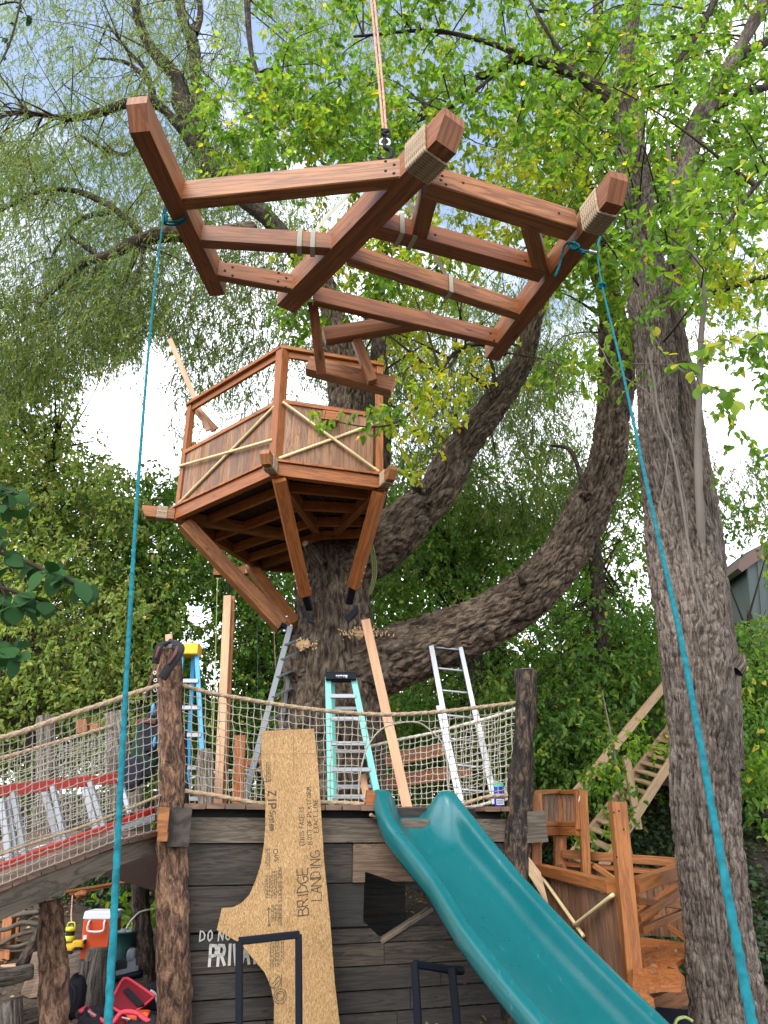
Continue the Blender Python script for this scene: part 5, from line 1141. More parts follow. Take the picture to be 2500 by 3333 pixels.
bar('rear_rail', PY(1834, 2780, 8.95), PY(2270, 2812, 8.3), .11, rr(26, PY(2000, 2790, 8.7)), H_, ft)
bar('rear_subrail', PY(1840, 2812, 8.97), PY(2210, 2845, 8.4), .06, rr(16, PY(2000, 2790, 8.7)), M['stain'], ft)
def fpl(A0, A1, zt0, zt1, zb, n, mm, off=0.0, rs=1):
    rd_ = random.Random(rs); d = (A1-A0); d.z = 0; L = d.length; d.normalize(); nn = Vector((d.y, -d.x, 0)); s = 0; k = 0
    while s < L:
        w_ = L/n; f = (s+w_/2)/L; c = A0+d*(s+w_/2)+nn*off; bar('side_plank', (c.x, c.y, zb), (c.x, c.y, zt0+(zt1-zt0)*f), .02, w_-.004, mm, ft, up=tuple(d), ch=.002); s += w_
# deck height
ZD = PY(2090, 3060, 8.3).z
fpl(A, B, A.z-.06, B.z-.08, ZD-.75, 16, M['fortpanel'], -.02, 3)
Dn = PY(2270, 2870, 8.3)
fpl(PY(1834, 2800, 9.0), PY(2290, 2830, 8.35), PY(1834, 2808, 9.0).z, PY(2290, 2838, 8.35).z, ZD, 17, M['fortpanel'], 0, 5)
fpl(PY(1742, 2825, 8.35), PY(1834, 2800, 9.0), PY(1742, 2840, 8.35).z, PY(1834, 2810, 9.0).z, ZD-.5, 5, M['fortpanel'], 0, 6)
# bamboo cross on the front side and wooden cross on the right side
FP = plane(A, B)
tube('bamboo_pole', [FP(1750, 2835, .03), FP(1900, 3048, .03)], .017, M['bamboo'], ft, nu=10, step=.05); tube('bamboo_pole', [FP(1868, 3014, .05), FP(1996, 2913, .03)], .017, M['bamboo'], ft, nu=10, step=.05)
for a, b, Ya, Yb, w2 in (((2070, 2932), (2250, 2952), 7.0, 8.1, 20), ((2075, 2990), (2238, 2885), 6.9, 8.0, 22), ((2085, 3030), (2250, 2960), 7.0, 8.1, 20), ((2072, 3025), (2200, 2890), 7.3, 8.2, 18)): barpx('cross_brace', a, b, Ya, Yb, w2, H_ if w2 > 19 else M['stain'], ft)
for a, b in (((2070, 2935), (2255, 3075)), ((2075, 2975), (2200, 2880)), ((1935, 2818), (2010, 2870))): barpx('cross_brace', a, b, 8.35, 8.2, 16, H_, ft)
# tall rear window screen
for (x0, x1, Y0, Y1) in ((1735, 1819, 8.3, 9.0), (1819, 1885, 9.0, 8.62)):
    barpx('screen_rail', (x0, 2580), (x1, 2576), Y0, Y1, 14, H_, ft); barpx('screen_rail', (x0, 2706), (x1, 2706), Y0, Y1, 26, H_, ft); barpx('screen_rail', (x0, 2683), (x1, 2681), Y0, Y1, 14, H_, ft)
    barpx('screen_stile', (x0+5, 2580), (x0+5, 2700), Y0, Y0, 12, H_, ft); barpx('screen_stile', (x1-5, 2578), (x1-5, 2700), Y1, Y1, 14, H_, ft)
    for k in range(5):
        f = (k+.5)/5; x = x0+(x1-x0)*f; Yk = Y0+(Y1-Y0)*f+.03; barpx('screen_plank', (x, 2580), (x, 2700), Yk, Yk, (x1-x0)/5-1, M['fortpanel'], ft, hpx=3)
tube('hook', [PY(1887, 2592, 8.5), PY(1884, 2612, 8.48)], .004, M['netw'], ft, nu=6, step=.1)
# curved deck floor
dk = [(2076, 3050), (2255, 3070), (2260, 3120), (2228, 3118), (2200, 3130), (2210, 3160), (2228, 3180), (2215, 3208), (2150, 3207), (2112, 3212), (2105, 3232), (2128, 3250), (2060, 3258), (2060, 3150)]
poly = [PZ(x, y, ZD) for x, y in dk]
cdr = (PZ(2200, 3100, ZD)-PZ(2085, 3095, ZD)).normalized(); cnn = Vector((-cdr.y, cdr.x, 0))
ks = [(p-poly[0]).dot(cnn) for p in poly]; k0 = min(ks)
P2 = [((p-poly[0]).dot(cdr), (p-poly[0]).dot(cnn)) for p in poly]
kk = k0; 
while kk < max(ks):
    strip = clip(clip(P2, (-9, kk+.003), (9, kk+.003), True), (-9, kk+.137), (9, kk+.137), False)
    if len(strip) > 2: prism('deck_board', [poly[0]+cdr*a+cnn*b for a, b in strip], zup, .04, M['stain'], ft)
    kk += .14
prism('deck_edge', [PZ(2105, 3232, ZD-.045), PZ(2128, 3250, ZD-.045), PZ(2060, 3262, ZD-.045), PZ(2060, 3215, ZD-.045)], zup, .09, H_, ft)
bar('deck_beam', PY(2090, 3240, 7.3)-zup*.1, PY(2290, 3150, 8.2)-zup*.15, .09, .14, M['stain2'], ft)
tag(prism('lattice_ramp', [PY(1722, 2790, 7.7), PY(1760, 2840, 7.6), PY(1790, 2960, 7.3), PY(1722, 2850, 7.5)], (0, -1, 0), .03, M['stair']), 'triangular pale board offcut between the right log post and the fort', 'lumber')
tag(bar('lumber_board', PY(1735, 2780, 8.6), PY(1770, 2715, 8.7), .05, .05, M['lumber']), 'small pale diagonal stick beside the grey beam end', 'lumber')
t = thing('blue_tarp', 'dark blue tarp edge with green hose at the foot of the right trunk', 'tarp', PY(2190, 3350, 6.9)); prism('sheet', [PY(2110, 3275, 7.4), PY(2270, 3290, 7.2), PY(2275, 3360, 6.8), PY(2150, 3370, 6.8)], (0, -.5, 1), .03, M['navy'], t)
tube('hose', [PY(2195, 3340, 6.7), PY(2205, 3318, 6.75), PY(2230, 3312, 6.8), PY(2255, 3325, 6.8)], .012, M['lime'], t, nu=8, step=.02)

# stairs behind
stt = thing('wood_stairs', 'pale new timber stairs with handrail climbing the ivy slope', 'stairs', PY(1900, 2760, 10.0))
s0, s1, s2, s3 = PY(1850, 2800, 10.3), PY(2195, 2352, 11.2), PY(1942, 2850, 9.8), PY(2262, 2360, 10.7)
bar('stringer', s0, s1, .045, .115, M['stair'], stt); bar('stringer', s2, s3, .045, .115, M['stair'], stt)
for k in range(17):
    f = (k+.5)/17; A = s0.lerp(s1, f); B = s2.lerp(s3, f); bar('tread', A, B, .15, .03, M['stair'], stt)
bar('handrail', PY(1868, 2590, 10.1), PY(2185, 2205, 10.9), .05, .11, M['stair'], stt); bar('rail_post', PY(2038, 2460, 10.2), PY(2078, 2700, 10.2), .09, .07, M['stair'], stt, up=(0, 1, 0))
tag(bar('retaining_wall', PY(2070, 2460, 13), PY(2450, 2500, 13), .3, .9, M['deck']), 'old brown timber retaining wall behind the stairs', 'wall')
# building
bld = thing('building', 'dark green sided building with brown fascia at right edge', 'building', PY(2600, 2150, 18.0))
bp_ = [(2412, 1790), (2700, 1640), (2700, 2300), (2448, 2300), (2440, 2090)]
q0 = PY(2440, 2090, 18.0); a_ = PY(2412, 1790, 18.0); b_ = PY(2700, 1640, 18.0)
prism('wall', [PY(2425, 1800, 18), PY(2720, 1650, 18), PY(2720, 2350, 18), PY(2470, 2350, 18)], (0, -1, 0), 2.5, M['siding'], bld)
prism('fascia', [PY(2402, 1850, 17.9), PY(2408, 1822, 17.9), PY(2720, 1600, 17.9), PY(2720, 1648, 17.9), PY(2415, 1862, 17.9)], (0, -1, 0), 3.0, M['fascia'], bld)
for k in range(6): x = 2440+k*32; barpx('batten', (x+(-6), 1838-k*22), (x+30, 2330), 17.95, 17.95, 4, M['siding'], bld)
# ================================================================= TREES
LIMBS = {}
def limb(name, pts, m, par, nu=120, step=.022, freq=44, amp=.022, lump_=.03, seed=1, str_=3.0):
    P = [PY(x, y, Y) for x, y, Y, r in pts]
    LIMBS.setdefault(par.name, []).append(catmull(P, [1]*len(P), .15)[0]); R = [rr(r, p) for p, (x, y, Y, r) in zip(P, pts)]
    return tube(name, P, R, m, par, nu=nu, step=step, disp=bark_disp(freq, amp, seed, str_, lump_), cap=False)
big = thing('big_tree', 'massive old furrowed tree holding the treehouse with two long curving limbs', 'tree', (-.85, 10.3, .8))
limb('trunk', [(1085, 2800, 10.2, 205), (1085, 2600, 10.2, 184), (1082, 2450, 10.2, 170), (1080, 2300, 10.2, 158), (1082, 2180, 10.2, 146), (1085, 2080, 10.25, 130), (1080, 1950, 10.3, 115), (1080, 1820, 10.35, 106), (1090, 1700, 10.4, 98), (1110, 1560, 10.5, 92), (1140, 1420, 10.6, 86), (1150, 1300, 10.7, 78), (1135, 1180, 10.8, 62), (1100, 1080, 10.9, 50), (1060, 950, 11, 38), (980, 840, 11.2, 28)], M['bark'], big, nu=260, freq=40, amp=.05, lump_=.07, seed=1, step=.018)
limb('limb', [(1060, 2230, 10.2, 120), (1150, 2200, 10.15, 108), (1250, 2160, 10.1, 100), (1340, 2120, 10.0, 96), (1440, 2080, 9.9, 90), (1560, 2030, 9.8, 84), (1680, 1960, 9.7, 76), (1790, 1860, 9.6, 72), (1880, 1730, 9.6, 68), (1945, 1590, 9.6, 64), (1985, 1440, 9.6, 60), (2005, 1290, 9.6, 52), (2010, 1150, 9.6, 47), (1990, 1000, 9.6, 43), (1950, 850, 9.7, 42), (1905, 700, 9.8, 38), (1890, 560, 9.9, 33), (1905, 420, 10, 29), (1930, 280, 10.1, 25), (1945, 100, 10.2, 20), (1950, -150, 10.4, 14)], M['bark'], big, nu=200, freq=32, amp=.038, lump_=.06, seed=2)
limb('limb', [(1120, 1850, 10.35, 95), (1200, 1800, 10.3, 88), (1290, 1730, 10.2, 80), (1370, 1650, 10.1, 68), (1440, 1570, 10.0, 60), (1490, 1470, 10.0, 53), (1560, 1380, 10.0, 48), (1630, 1290, 10.0, 42), (1690, 1190, 10.0, 38), (1730, 1080, 10.0, 33), (1755, 960, 10.1, 28), (1770, 800, 10.2, 22), (1800, 600, 10.4, 16), (1850, 350, 10.6, 10)], M['bark'], big, nu=160, freq=26, amp=.03, lump_=.05, seed=3)
limb('limb', [(1215, 1680, 10.7, 34), (1238, 1500, 10.8, 32), (1240, 1300, 10.9, 28), (1232, 1120, 11, 24), (1240, 900, 11.1, 18), (1255, 650, 11.3, 12)], M['barkd'], big, nu=50, freq=16, amp=.012, seed=4, step=.04)
for pts_ in ([(1492, 1400, 9.8), (1480, 1340, 9.75), (1478, 1290, 9.7)], [(1600, 1270, 9.8), (1560, 1240, 9.7), (1530, 1215, 9.6)], [(1612, 1262, 9.8), (1600, 1180, 9.75), (1575, 1100, 9.7)], [(1905, 1600, 9.35), (1860, 1470, 9.3), (1790, 1450, 9.3)], [(1370, 1600, 9.8), (1340, 1585, 9.75)], [(1700, 1900, 9.4), (1690, 1870, 9.35)]):
    tube('side_shoot', [PY(*p) for p in pts_], [.045, .03, .012][:len(pts_)] if len(pts_) > 2 else [.05, .035], M['barkd'], big, nu=12, step=.04, disp=log_disp(3, .005))
lump('burl', PY(960, 2185, 9.75), .16, .13, .13, M['bark'], big, 4, .35, 2, 60, 40)
lump('burl', PY(1025, 2330, 9.5), .16, .1, .22, M['bark'], big, 6, .4, 2, 60, 40)
for (x, y, r_, Y_) in ((1495, 1400, .09, 9.8), (1602, 1280, .09, 9.8), (1385, 1590, .11, 9.8), (1400, 1640, .08, 9.8), (1905, 1610, .07, 9.35)): lump('burl', PY(x, y, Y_), r_, r_, r_*.8, M['bark'], big, int(x), .5, 2, 40, 26)
tube('cut_stub', [PY(1045, 1840, 9.85), PY(1010, 1790, 9.75), PY(996, 1772, 9.7)], [.09, .075, .06], M['bark'], big, nu=40, step=.02, disp=log_disp(3, .008)); tube('cut_face', [PY(995, 1771, 9.68), PY(993, 1769, 9.66)], [.045, .04], M['cutwood'], big, nu=14, step=.1)
rs = random.Random(1)
ch_ = []
for k in range(190):
    if k % 3 == 0: x, y, Y_ = rs.gauss(990, 22), rs.gauss(2098, 9), 9.55
    else: x, y, Y_ = rs.gauss(1175, 42), 2058+rs.gauss(0, 9), 9.55
    c = PY(x, y, Y_); a_ = rs.uniform(0, 3.1); d = Vector((math.cos(a_), 0, math.sin(a_)))*rs.uniform(.006, .017); V_, F_, U_ = box_geo(c-d, c+d, rs.uniform(.006, .015), .005, up=(0, 1, .3)); ch_.append((V_, F_, U_))
v, f, u = merge(ch_); mk('wood_chips', v, f, M['cutwood'], big, u, kind='stuff')
tag(tubes('coiled_rope', [([PY(1190+k*5, 1745, 9.6), PY(1207+k*6, 1800, 9.5), PY(1213+k*6, 1870, 9.5), PY(1200+k*4, 1935, 9.5)], .012) for k in range(3)], M['limed'], None, 8, .04), 'olive coiled rope hanging between trunk and right limb', 'rope')
lump('cut_patch', PY(988, 2100, 9.62), .085, .05, .06, M['cutwood'], big, 3, .5, 2, 30, 20); lump('cut_patch', PY(1172, 2066, 9.6), .07, .05, .045, M['cutwood'], big, 5, .6, 2, 30, 20)
# ---- right forked tree
rt = thing('forked_tree', 'tall grey barked forked tree at the right in front of the stairs', 'tree', PY(2380, 3400, 7.2))
RY = 7.0
limb('trunk', [(2400, 3700, RY, 165), (2385, 3450, RY, 135), (2372, 3300, RY, 118), (2345, 3100, RY, 108), (2322, 2900, RY, 104), (2302, 2700, RY, 102), (2290, 2500, RY, 104), (2278, 2350, RY, 108), (2268, 2200, RY, 112), (2258, 2050, RY, 112), (2238, 1900, RY, 110), (2215, 1750, RY, 102), (2185, 1600, RY, 82), (2152, 1450, RY, 72), (2138, 1300, RY, 64), (2128, 1150, RY, 62), (2112, 1000, RY, 58), (2098, 850, RY+.1, 56), (2080, 700, RY+.2, 52), (2060, 550, RY+.3, 46), (2050, 400, RY+.4, 40), (2035, 250, RY+.5, 32), (2060, 80, RY+.6, 24), (2090, -120, RY+.7, 16)], M['bark2'], rt, nu=260, freq=58, amp=.019, lump_=.035, seed=5, str_=4.2, step=.014)
limb('stem', [(2340, 2500, RY+.15, 72), (2325, 2200, RY+.15, 76), (2310, 1950, RY+.15, 62), (2295, 1750, RY+.2, 54), (2280, 1600, RY+.2, 50), (2262, 1480, RY+.2, 44), (2240, 1350, RY+.2, 40), (2215, 1200, RY+.2, 36), (2195, 1080, RY+.15, 34), (2175, 1000, RY+.1, 30), (2150, 930, RY+.05, 20)], M['bark2'], rt, nu=140, freq=40, amp=.013, lump_=.02, seed=6, str_=4, step=.018)
limb('limb', [(2185, 1050, RY+.2, 34), (2200, 900, RY+.4, 33), (2215, 700, RY+.8, 34), (2230, 550, RY+1, 36), (2270, 400, RY+1.2, 34), (2330, 300, RY+1.3, 30), (2390, 190, RY+1.4, 25), (2460, 60, RY+1.5, 20), (2530, -80, RY+1.6, 15)], M['bark2'], rt, nu=70, freq=22, amp=.012, seed=7, step=.03)
for pts in ([(2270, 380, 8.2, 20), (2340, 340, 8.3, 18), (2440, 300, 8.4, 14), (2520, 280, 8.5, 10)], [(2395, 185, 8.4, 20), (2450, 160, 8.4, 18), (2520, 120, 8.5, 14)], [(2195, 310, 7.8, 12), (2215, 200, 7.9, 13), (2270, 110, 8, 11), (2340, -20, 8.1, 9)]):
    limb('limb', pts, M['barkd'], rt, nu=24, freq=10, amp=.006, lump_=.01, seed=8, step=.05)
limb('burl', [(2390, 2180, RY-.05, 28), (2405, 2160, RY-.05, 26), (2412, 2130, RY, 12)], M['bark2'], rt, nu=40, freq=12, amp=.01, seed=9)
# slim grey stem and vines
ss = thing('slim_tree', 'slim smooth grey sapling stem growing in front of the forked tree', 'tree', PY(2285, 1800, 6.7))
tube('stem', [PY(x, y, 6.65+max(0, y-1700)*.0009) for x, y in ((2300, 2150), (2290, 1950), (2280, 1700), (2272, 1500), (2276, 1300), (2282, 1100), (2290, 950), (2240, 780), (2190, 640), (2175, 480))], [.03, .038, .04, .038, .035, .032, .03, .027, .024, .02], M['gstem'], ss, nu=20, step=.04, disp=log_disp(5, .003), cap=False)
vt = thing('vine', 'thin pale vines looping down the front of the forked trunk', 'vine', PY(2200, 1600, 6.4))
tubes('stem', [([PY(x, y, 6.42) for x, y in pts], r_) for pts, r_ in (
    ([(2110, 1130), (2130, 1250), (2140, 1330), (2160, 1400), (2185, 1450), (2215, 1600), (2230, 1700), (2245, 1800), (2262, 1900), (2300, 2000)], .012), ([(1905, 1070), (1960, 1140), (1985, 1190), (2050, 1240), (2110, 1280), (2140, 1330)], .006), ([(2150, 1280), (2170, 1350), (2190, 1420), (2185, 1450)], .006), ([(2080, 1000), (2120, 1080), (2160, 1150), (2220, 1210), (2260, 1230)], .006), ([(2175, 1460), (2165, 1560), (2150, 1640), (2158, 1700)], .005), ([(2200, 1480), (2215, 1560), (2235, 1650), (2240, 1760)], .004), ([(2060, 1185), (2130, 1185), (2200, 1195), (2270, 1230)], .005))], M['gstem'], vt, 6, .04)

def unit(a): return a/(np.linalg.norm(a, axis=-1, keepdims=True)+1e-9)
def leaf_arrays(base, d, n, L, Wd, broad):
    d = unit(d); s = unit(np.cross(d, n)); n = np.cross(s, d); L = L[:, None]; Wd = Wd[:, None]; N = len(base)
    if broad:
        f = .16
        P = [base, base+d*L*.30+s*Wd*.46+n*Wd*f, base+d*L*.62+s*Wd*.40+n*Wd*f, base+d*L-n*L*.13, base+d*L*.62-s*Wd*.40+n*Wd*f, base+d*L*.30-s*Wd*.46+n*Wd*f]
        V = np.stack(P, 1).reshape(-1, 3); k = np.arange(N)[:, None]*6
        F = np.concatenate([k+np.array([[0, 1, 2, 3]]), k+np.array([[0, 3, 4, 5]])], 1).reshape(-1, 4); return V, F, 2
    P = [base, base+d*L*.4+s*Wd*.5, base+d*L-n*L*.1, base+d*L*.4-s*Wd*.5]
    V = np.stack(P, 1).reshape(-1, 3); F = np.arange(N)[:, None]*4+np.array([[0, 1, 2, 3]]); return V, F, 1
SOFT = [(2040, 1800, 120, 190, .72), (2330, 1980, 60, 150, .6), (1760, 2080, 90, 120, .5), (1300, 1380, 60, 100, .5), (1450, 2000, 80, 60, .4), (700, 2050, 110, 160, .45), (560, 2280, 60, 100, .5), (1620, 1500, 80, 120, .4), (1180, 980, 120, 80, .4), (120, 200, 120, 120, .35), (330, 600, 120, 90, .3), (60, 800, 120, 120, .3), (1900, 1250, 80, 150, .4), (950, 1250, 90, 80, .6)]
HOLES = [(430, 1340, 118, 185), (330, 1260, 75, 75), (520, 1150, 60, 80), (310, 1400, 60, 80), (660, 60, 40, 130), (830, 120, 55, 110), (760, 330, 35, 90), (2430, 1270, 130, 160), (2380, 1400, 60, 110), (2430, 1880, 75, 150), (2385, 1960, 40, 80), (555, 2190, 30, 60), (690, 2200, 35, 80), (770, 2240, 30, 40), (640, 1980, 60, 40), (620, 2080, 60, 35), (2310, 2050, 30, 60), (150, 1320, 60, 25), (200, 430, 45, 25)]
def crown(par, name, m, blobs, broad, Lm, Wm, seed, per=8, spread=.32, holes=True, tw=12, limbpts=None, twigp=.35, twl=.35, drop=.6, stemr=.006, hole_k=1.0, boost=None):
    R = np.random.RandomState(seed); C = []
    for cx, cy, rx, ry, Y0, Y1, nt_ in blobs:
        nb = max(1, nt_//tw); a = R.rand(nb)*2*np.pi; q = np.sqrt(R.rand(nb)); x = cx+rx*q*np.cos(a); y = cy+ry*q*np.sin(a); Y = Y0+(Y1-Y0)*R.rand(nb)
        for i in range(nb):
            p = np.array(PY(x[i], y[i], Y[i])); C.append(p+R.randn(tw, 3)*spread*np.array([1, 1, .8]))
    T0 = np.vstack(C); px, py = proj(T0); keep = np.ones(len(T0), bool)
    if holes:
        for hx, hy, ra, rb_, pr_ in SOFT: keep &= ~((((px-hx)/ra)**2+((py-hy)/rb_)**2 < 1) & (R.rand(len(T0)) < pr_))
        for hx, hy, ra, rb_ in HOLES:
            d = ((px-hx)/ra)**2+((py-hy)/rb_)**2; keep &= ~((d < hole_k) & (R.rand(len(T0)) < .97))
    BT = np.repeat(R.beta(1.2, 2.2, len(C)), tw)[keep]; T0 = T0[keep]; N = len(T0)
    D = unit(np.stack([R.randn(N)*.7, R.randn(N)*.7, -drop+R.randn(N)*.35], -1)); TL = twl*R.uniform(.6, 1.3, N)
    t = (np.arange(per)[None]+R.rand(N, per))/per
    B = T0[:, None]+D[:, None]*(TL[:, None]*t)[..., None]+R.randn(N, per, 3)*.012
    B[..., 2] -= (t**2*TL[:, None]*.25)
    side = unit(R.randn(N, per, 3)); ld = unit(D[:, None]*(.55 if broad else .9)+side*(.75 if broad else .6)+np.array([0, 0, -.35 if broad else -.3]))
    nn = unit(R.randn(N, per, 3)*.55+np.array([0, 0, 1.0]))
    B = B.reshape(-1, 3); ld = ld.reshape(-1, 3); nn = nn.reshape(-1, 3)
    L = Lm*R.uniform(.5, 1.35, len(B)); Wd = Wm*R.uniform(.75, 1.2, len(B))
    V, F, k = leaf_arrays(B, ld, nn, L, Wd, broad)
    tt = np.clip(np.repeat(R.beta(2, 2.6, N)*.4+BT*.45, per)+R.beta(1.6, 3, len(B))*.4-.05, 0, 1); ye = R.rand(len(B)) < .025; tt[ye] = 1
    mk(name, V, F, m, par, None, False, np.repeat(tt, k), kind='stuff')
    # twigs
    sel = np.where(R.rand(N) < twigp)[0]
    if len(sel):
        VV = []; a0 = T0[sel]-D[sel]*.12; b0 = T0[sel]+D[sel]*TL[sel, None]; mid = (a0+b0)/2; b0[:, 2] -= TL[sel]*.22; VV = []
        s = unit(np.cross(D[sel], R.randn(len(sel), 3))); u = np.cross(D[sel], s); n3 = []
        for c, rad in ((a0, stemr), (mid, stemr*.8), (b0, stemr*.4)):
            for an in (0, 2.09, 4.19): n3.append(c+(s*math.cos(an)+u*math.sin(an))*rad)
        VV = np.stack(n3, 1).reshape(-1, 3); kq = np.arange(len(sel))[:, None]*9; Fq = []
        for g_ in (0, 3):
            for e in range(3): Fq.append(kq+np.array([[g_+e, g_+(e+1) % 3, g_+3+(e+1) % 3, g_+3+e]]))
        mk('twigs', VV, np.concatenate(Fq, 1).reshape(-1, 4), M['twig'], par, None, True, kind='stuff')
    if limbpts is not None:
        LPts = np.vstack(LIMBS[par.name]); lst = []
        ends = [c.mean(axis=0) for c in C if R.rand() < .5]
        for e in ends[:260]:
            ex, ey = proj(e[None]);
            if holes and any(((ex[0]-h[0])/h[2])**2+((ey[0]-h[1])/h[3])**2 < 1.1 for h in HOLES): continue
            dd = np.linalg.norm(LPts-e, axis=1); mn = dd.min()
            if mn > 2.4: continue
            cand = np.where(dd < mn*1.35+.15)[0]; k_ = R.choice(cand); s_ = LPts[k_]; w1 = R.randn(3)*.14*dd[k_]; up_ = np.array([0, 0, .16*dd[k_]])
            lst.append(([s_, s_*.66+e*.34+w1*.7+up_*.8, s_*.33+e*.67+w1+up_, e], [max(.010, .011*dd[k_]), .011, .008, .004]))
        if lst: tubes('branches', lst, M['twig'], par, 5, .2, kind='stuff')
    return N*per
def bg_limb(name, pts, m, par, nu=18): return limb(name, pts, m, par, nu=nu, freq=10, amp=.012, lump_=.02, seed=len(pts), step=.08)

# willow foliage of the big tree (narrow leaves), upper left and centre
wl = [(700, 600, 12), (610, 300, 12), (560, 120, 12), (640, 100, 12), (430, 760, 11.5), (250, 830, 11.5), (100, 350, 12), (300, 300, 12), (400, 420, 12), (900, 900, 12), (800, 1100, 12), (1150, 300, 13), (500, 1000, 12), (260, 560, 11.8)]
for pts in ([(1010, 880, 11.1, 26), (900, 740, 11.3, 28), (790, 640, 11.5, 32), (690, 560, 11.7, 38), (650, 480, 11.8, 36), (620, 400, 11.9, 32), (590, 340, 12, 29), (580, 260, 12, 25), (510, 180, 12.1, 20), (460, 90, 12.2, 16), (430, -60, 12.3, 12)],
            [(660, 500, 11.8, 24), (645, 380, 12, 22), (638, 250, 12.1, 20), (628, 140, 12.2, 19), (595, 60, 12.3, 17), (570, -60, 12.4, 14)], [(636, 110, 12.2, 12), (652, 40, 12.2, 9), (640, -60, 12.3, 8)],
            [(630, 470, 11.8, 22), (580, 410, 11.7, 16), (500, 330, 11.6, 15), (420, 335, 11.5, 14), (330, 365, 11.4, 13), (230, 385, 11.3, 11), (140, 375, 11.3, 8), (45, 365, 11.3, 4)],
            [(500, 350, 11.6, 11), (490, 280, 11.6, 9), (430, 215, 11.6, 7), (370, 195, 11.6, 5), (320, 190, 11.6, 3)], [(495, 330, 11.6, 9), (480, 240, 11.6, 7), (420, 170, 11.6, 5), (350, 80, 11.6, 3)],
            [(820, 760, 11.6, 40), (700, 770, 11.2, 32), (590, 760, 10.9, 28), (520, 765, 10.8, 25), (440, 790, 10.7, 21), (360, 830, 10.6, 17), (270, 860, 10.6, 12), (190, 930, 10.6, 8), (120, 1000, 10.6, 5)],
            [(460, 770, 10.7, 13), (420, 720, 10.7, 12), (340, 660, 10.7, 11), (230, 620, 10.7, 9), (120, 630, 10.7, 7), (0, 690, 10.7, 4)], [(360, 690, 10.7, 8), (270, 710, 10.7, 7), (210, 770, 10.7, 5), (170, 840, 10.7, 3)],
            [(450, 800, 10.7, 9), (430, 860, 10.7, 7), (390, 960, 10.7, 6), (375, 1060, 10.7, 4)], [(470, 800, 10.7, 7), (450, 900, 10.7, 5), (420, 1000, 10.7, 4)], [(330, 840, 10.6, 7), (270, 800, 10.6, 5), (220, 760, 10.6, 3)], [(480, 400, 11.4, 8), (420, 500, 11.3, 7), (330, 480, 11.3, 6), (260, 440, 11.3, 5)]):
    bg_limb('limb', pts, M['bark'] if pts[0][3] > 30 else M['barkd'], big)
nW = crown(big, 'crown', M['lw'], [(250, 250, 620, 480, 10, 14.5, 6200), (250, 800, 560, 380, 9.8, 14, 5200), (60, 1030, 300, 260, 10, 14, 1700), (400, 1040, 140, 220, 10, 12.5, 1300), (900, 130, 400, 300, 11, 15, 2500), (780, 640, 260, 260, 11.5, 14, 1300), (800, 1080, 240, 230, 11, 14, 1300), (640, 1150, 100, 230, 11, 13, 300), (470, 1290, 150, 120, 11, 12.5, 120), (60, 1250, 190, 140, 11, 14, 500), (1050, 850, 260, 260, 11.5, 14, 900)], False, .125, .021, 11, per=11, spread=.36, limbpts=wl, twigp=.25, twl=.42, drop=.9, tw=14)
crown(big, 'crown', M['lw'], [(1500, 1250, 420, 330, 12, 16, 3400), (1750, 1450, 330, 330, 12, 16, 3000), (1300, 1150, 300, 260, 12, 16, 1500), (1850, 950, 380, 300, 12.5, 16, 1500), (2250, 350, 380, 420, 11, 16, 1900), (1600, 350, 450, 420, 12, 16, 1700), (2420, 1000, 180, 200, 11, 15, 300), (2400, 1550, 130, 120, 11, 14, 240), (1200, 1700, 150, 180, 12.5, 16, 600)], False, .125, .024, 12, per=11, spread=.34, limbpts=[(1755, 960, 11), (1630, 1290, 11), (1990, 1200, 11), (1900, 560, 11), (2000, 900, 11)], twigp=.2, twl=.42, drop=.8, tw=14)
# box elder foliage of the forked tree (broad leaves)
lime = [(2060, 550, 7.4), (2050, 300, 7.6), (2230, 550, 8), (2330, 300, 8.3), (1800, 400, 7.6), (1500, 200, 7.6), (1200, 250, 7.8), (1750, 250, 7.6), (1950, 650, 7.4), (2400, 800, 7.4)]
limb('limb', [(2050, 380, 7.4, 22), (1900, 260, 7.5, 20), (1700, 190, 7.6, 17), (1600, 240, 7.7, 12), (1550, 250, 7.7, 8)], M['barkd'], rt, nu=24, freq=10, amp=.006, seed=8, step=.05)
for pts in ([(1710, 190, 7.6, 12), (1590, 140, 7.6, 8), (1400, 100, 7.7, 6), (1150, 120, 7.8, 4)], [(1650, 210, 7.6, 7), (1500, 330, 7.6, 6), (1350, 400, 7.6, 4)], [(1900, 270, 7.5, 8), (1780, 100, 7.5, 6), (1700, -50, 7.5, 4)], [(1000, 420, 7.7, 4), (900, 340, 7.7, 6), (820, 180, 7.7, 8), (800, -100, 7.8, 12)], [(2500, 560, 6.6, 8), (2400, 680, 6.6, 7), (2330, 800, 6.6, 5), (2290, 900, 6.6, 4)], [(2500, 900, 6.6, 8), (2380, 935, 6.7, 9), (2290, 960, 6.7, 12)], [(1500, 1140, 8.5, 6), (1400, 1280, 8.0, 5), (1300, 1370, 7.4, 4), (1200, 1390, 7.1, 3), (1080, 1370, 6.9, 2)], [(1650, 1150, 8.6, 12), (1560, 1120, 8.5, 8), (1480, 1150, 8.4, 6), (1420, 1240, 8.2, 3)]):
    limb('branch', pts, M['barkd'], rt, nu=10, freq=6, amp=.002, lump_=.004, seed=2, step=.08)
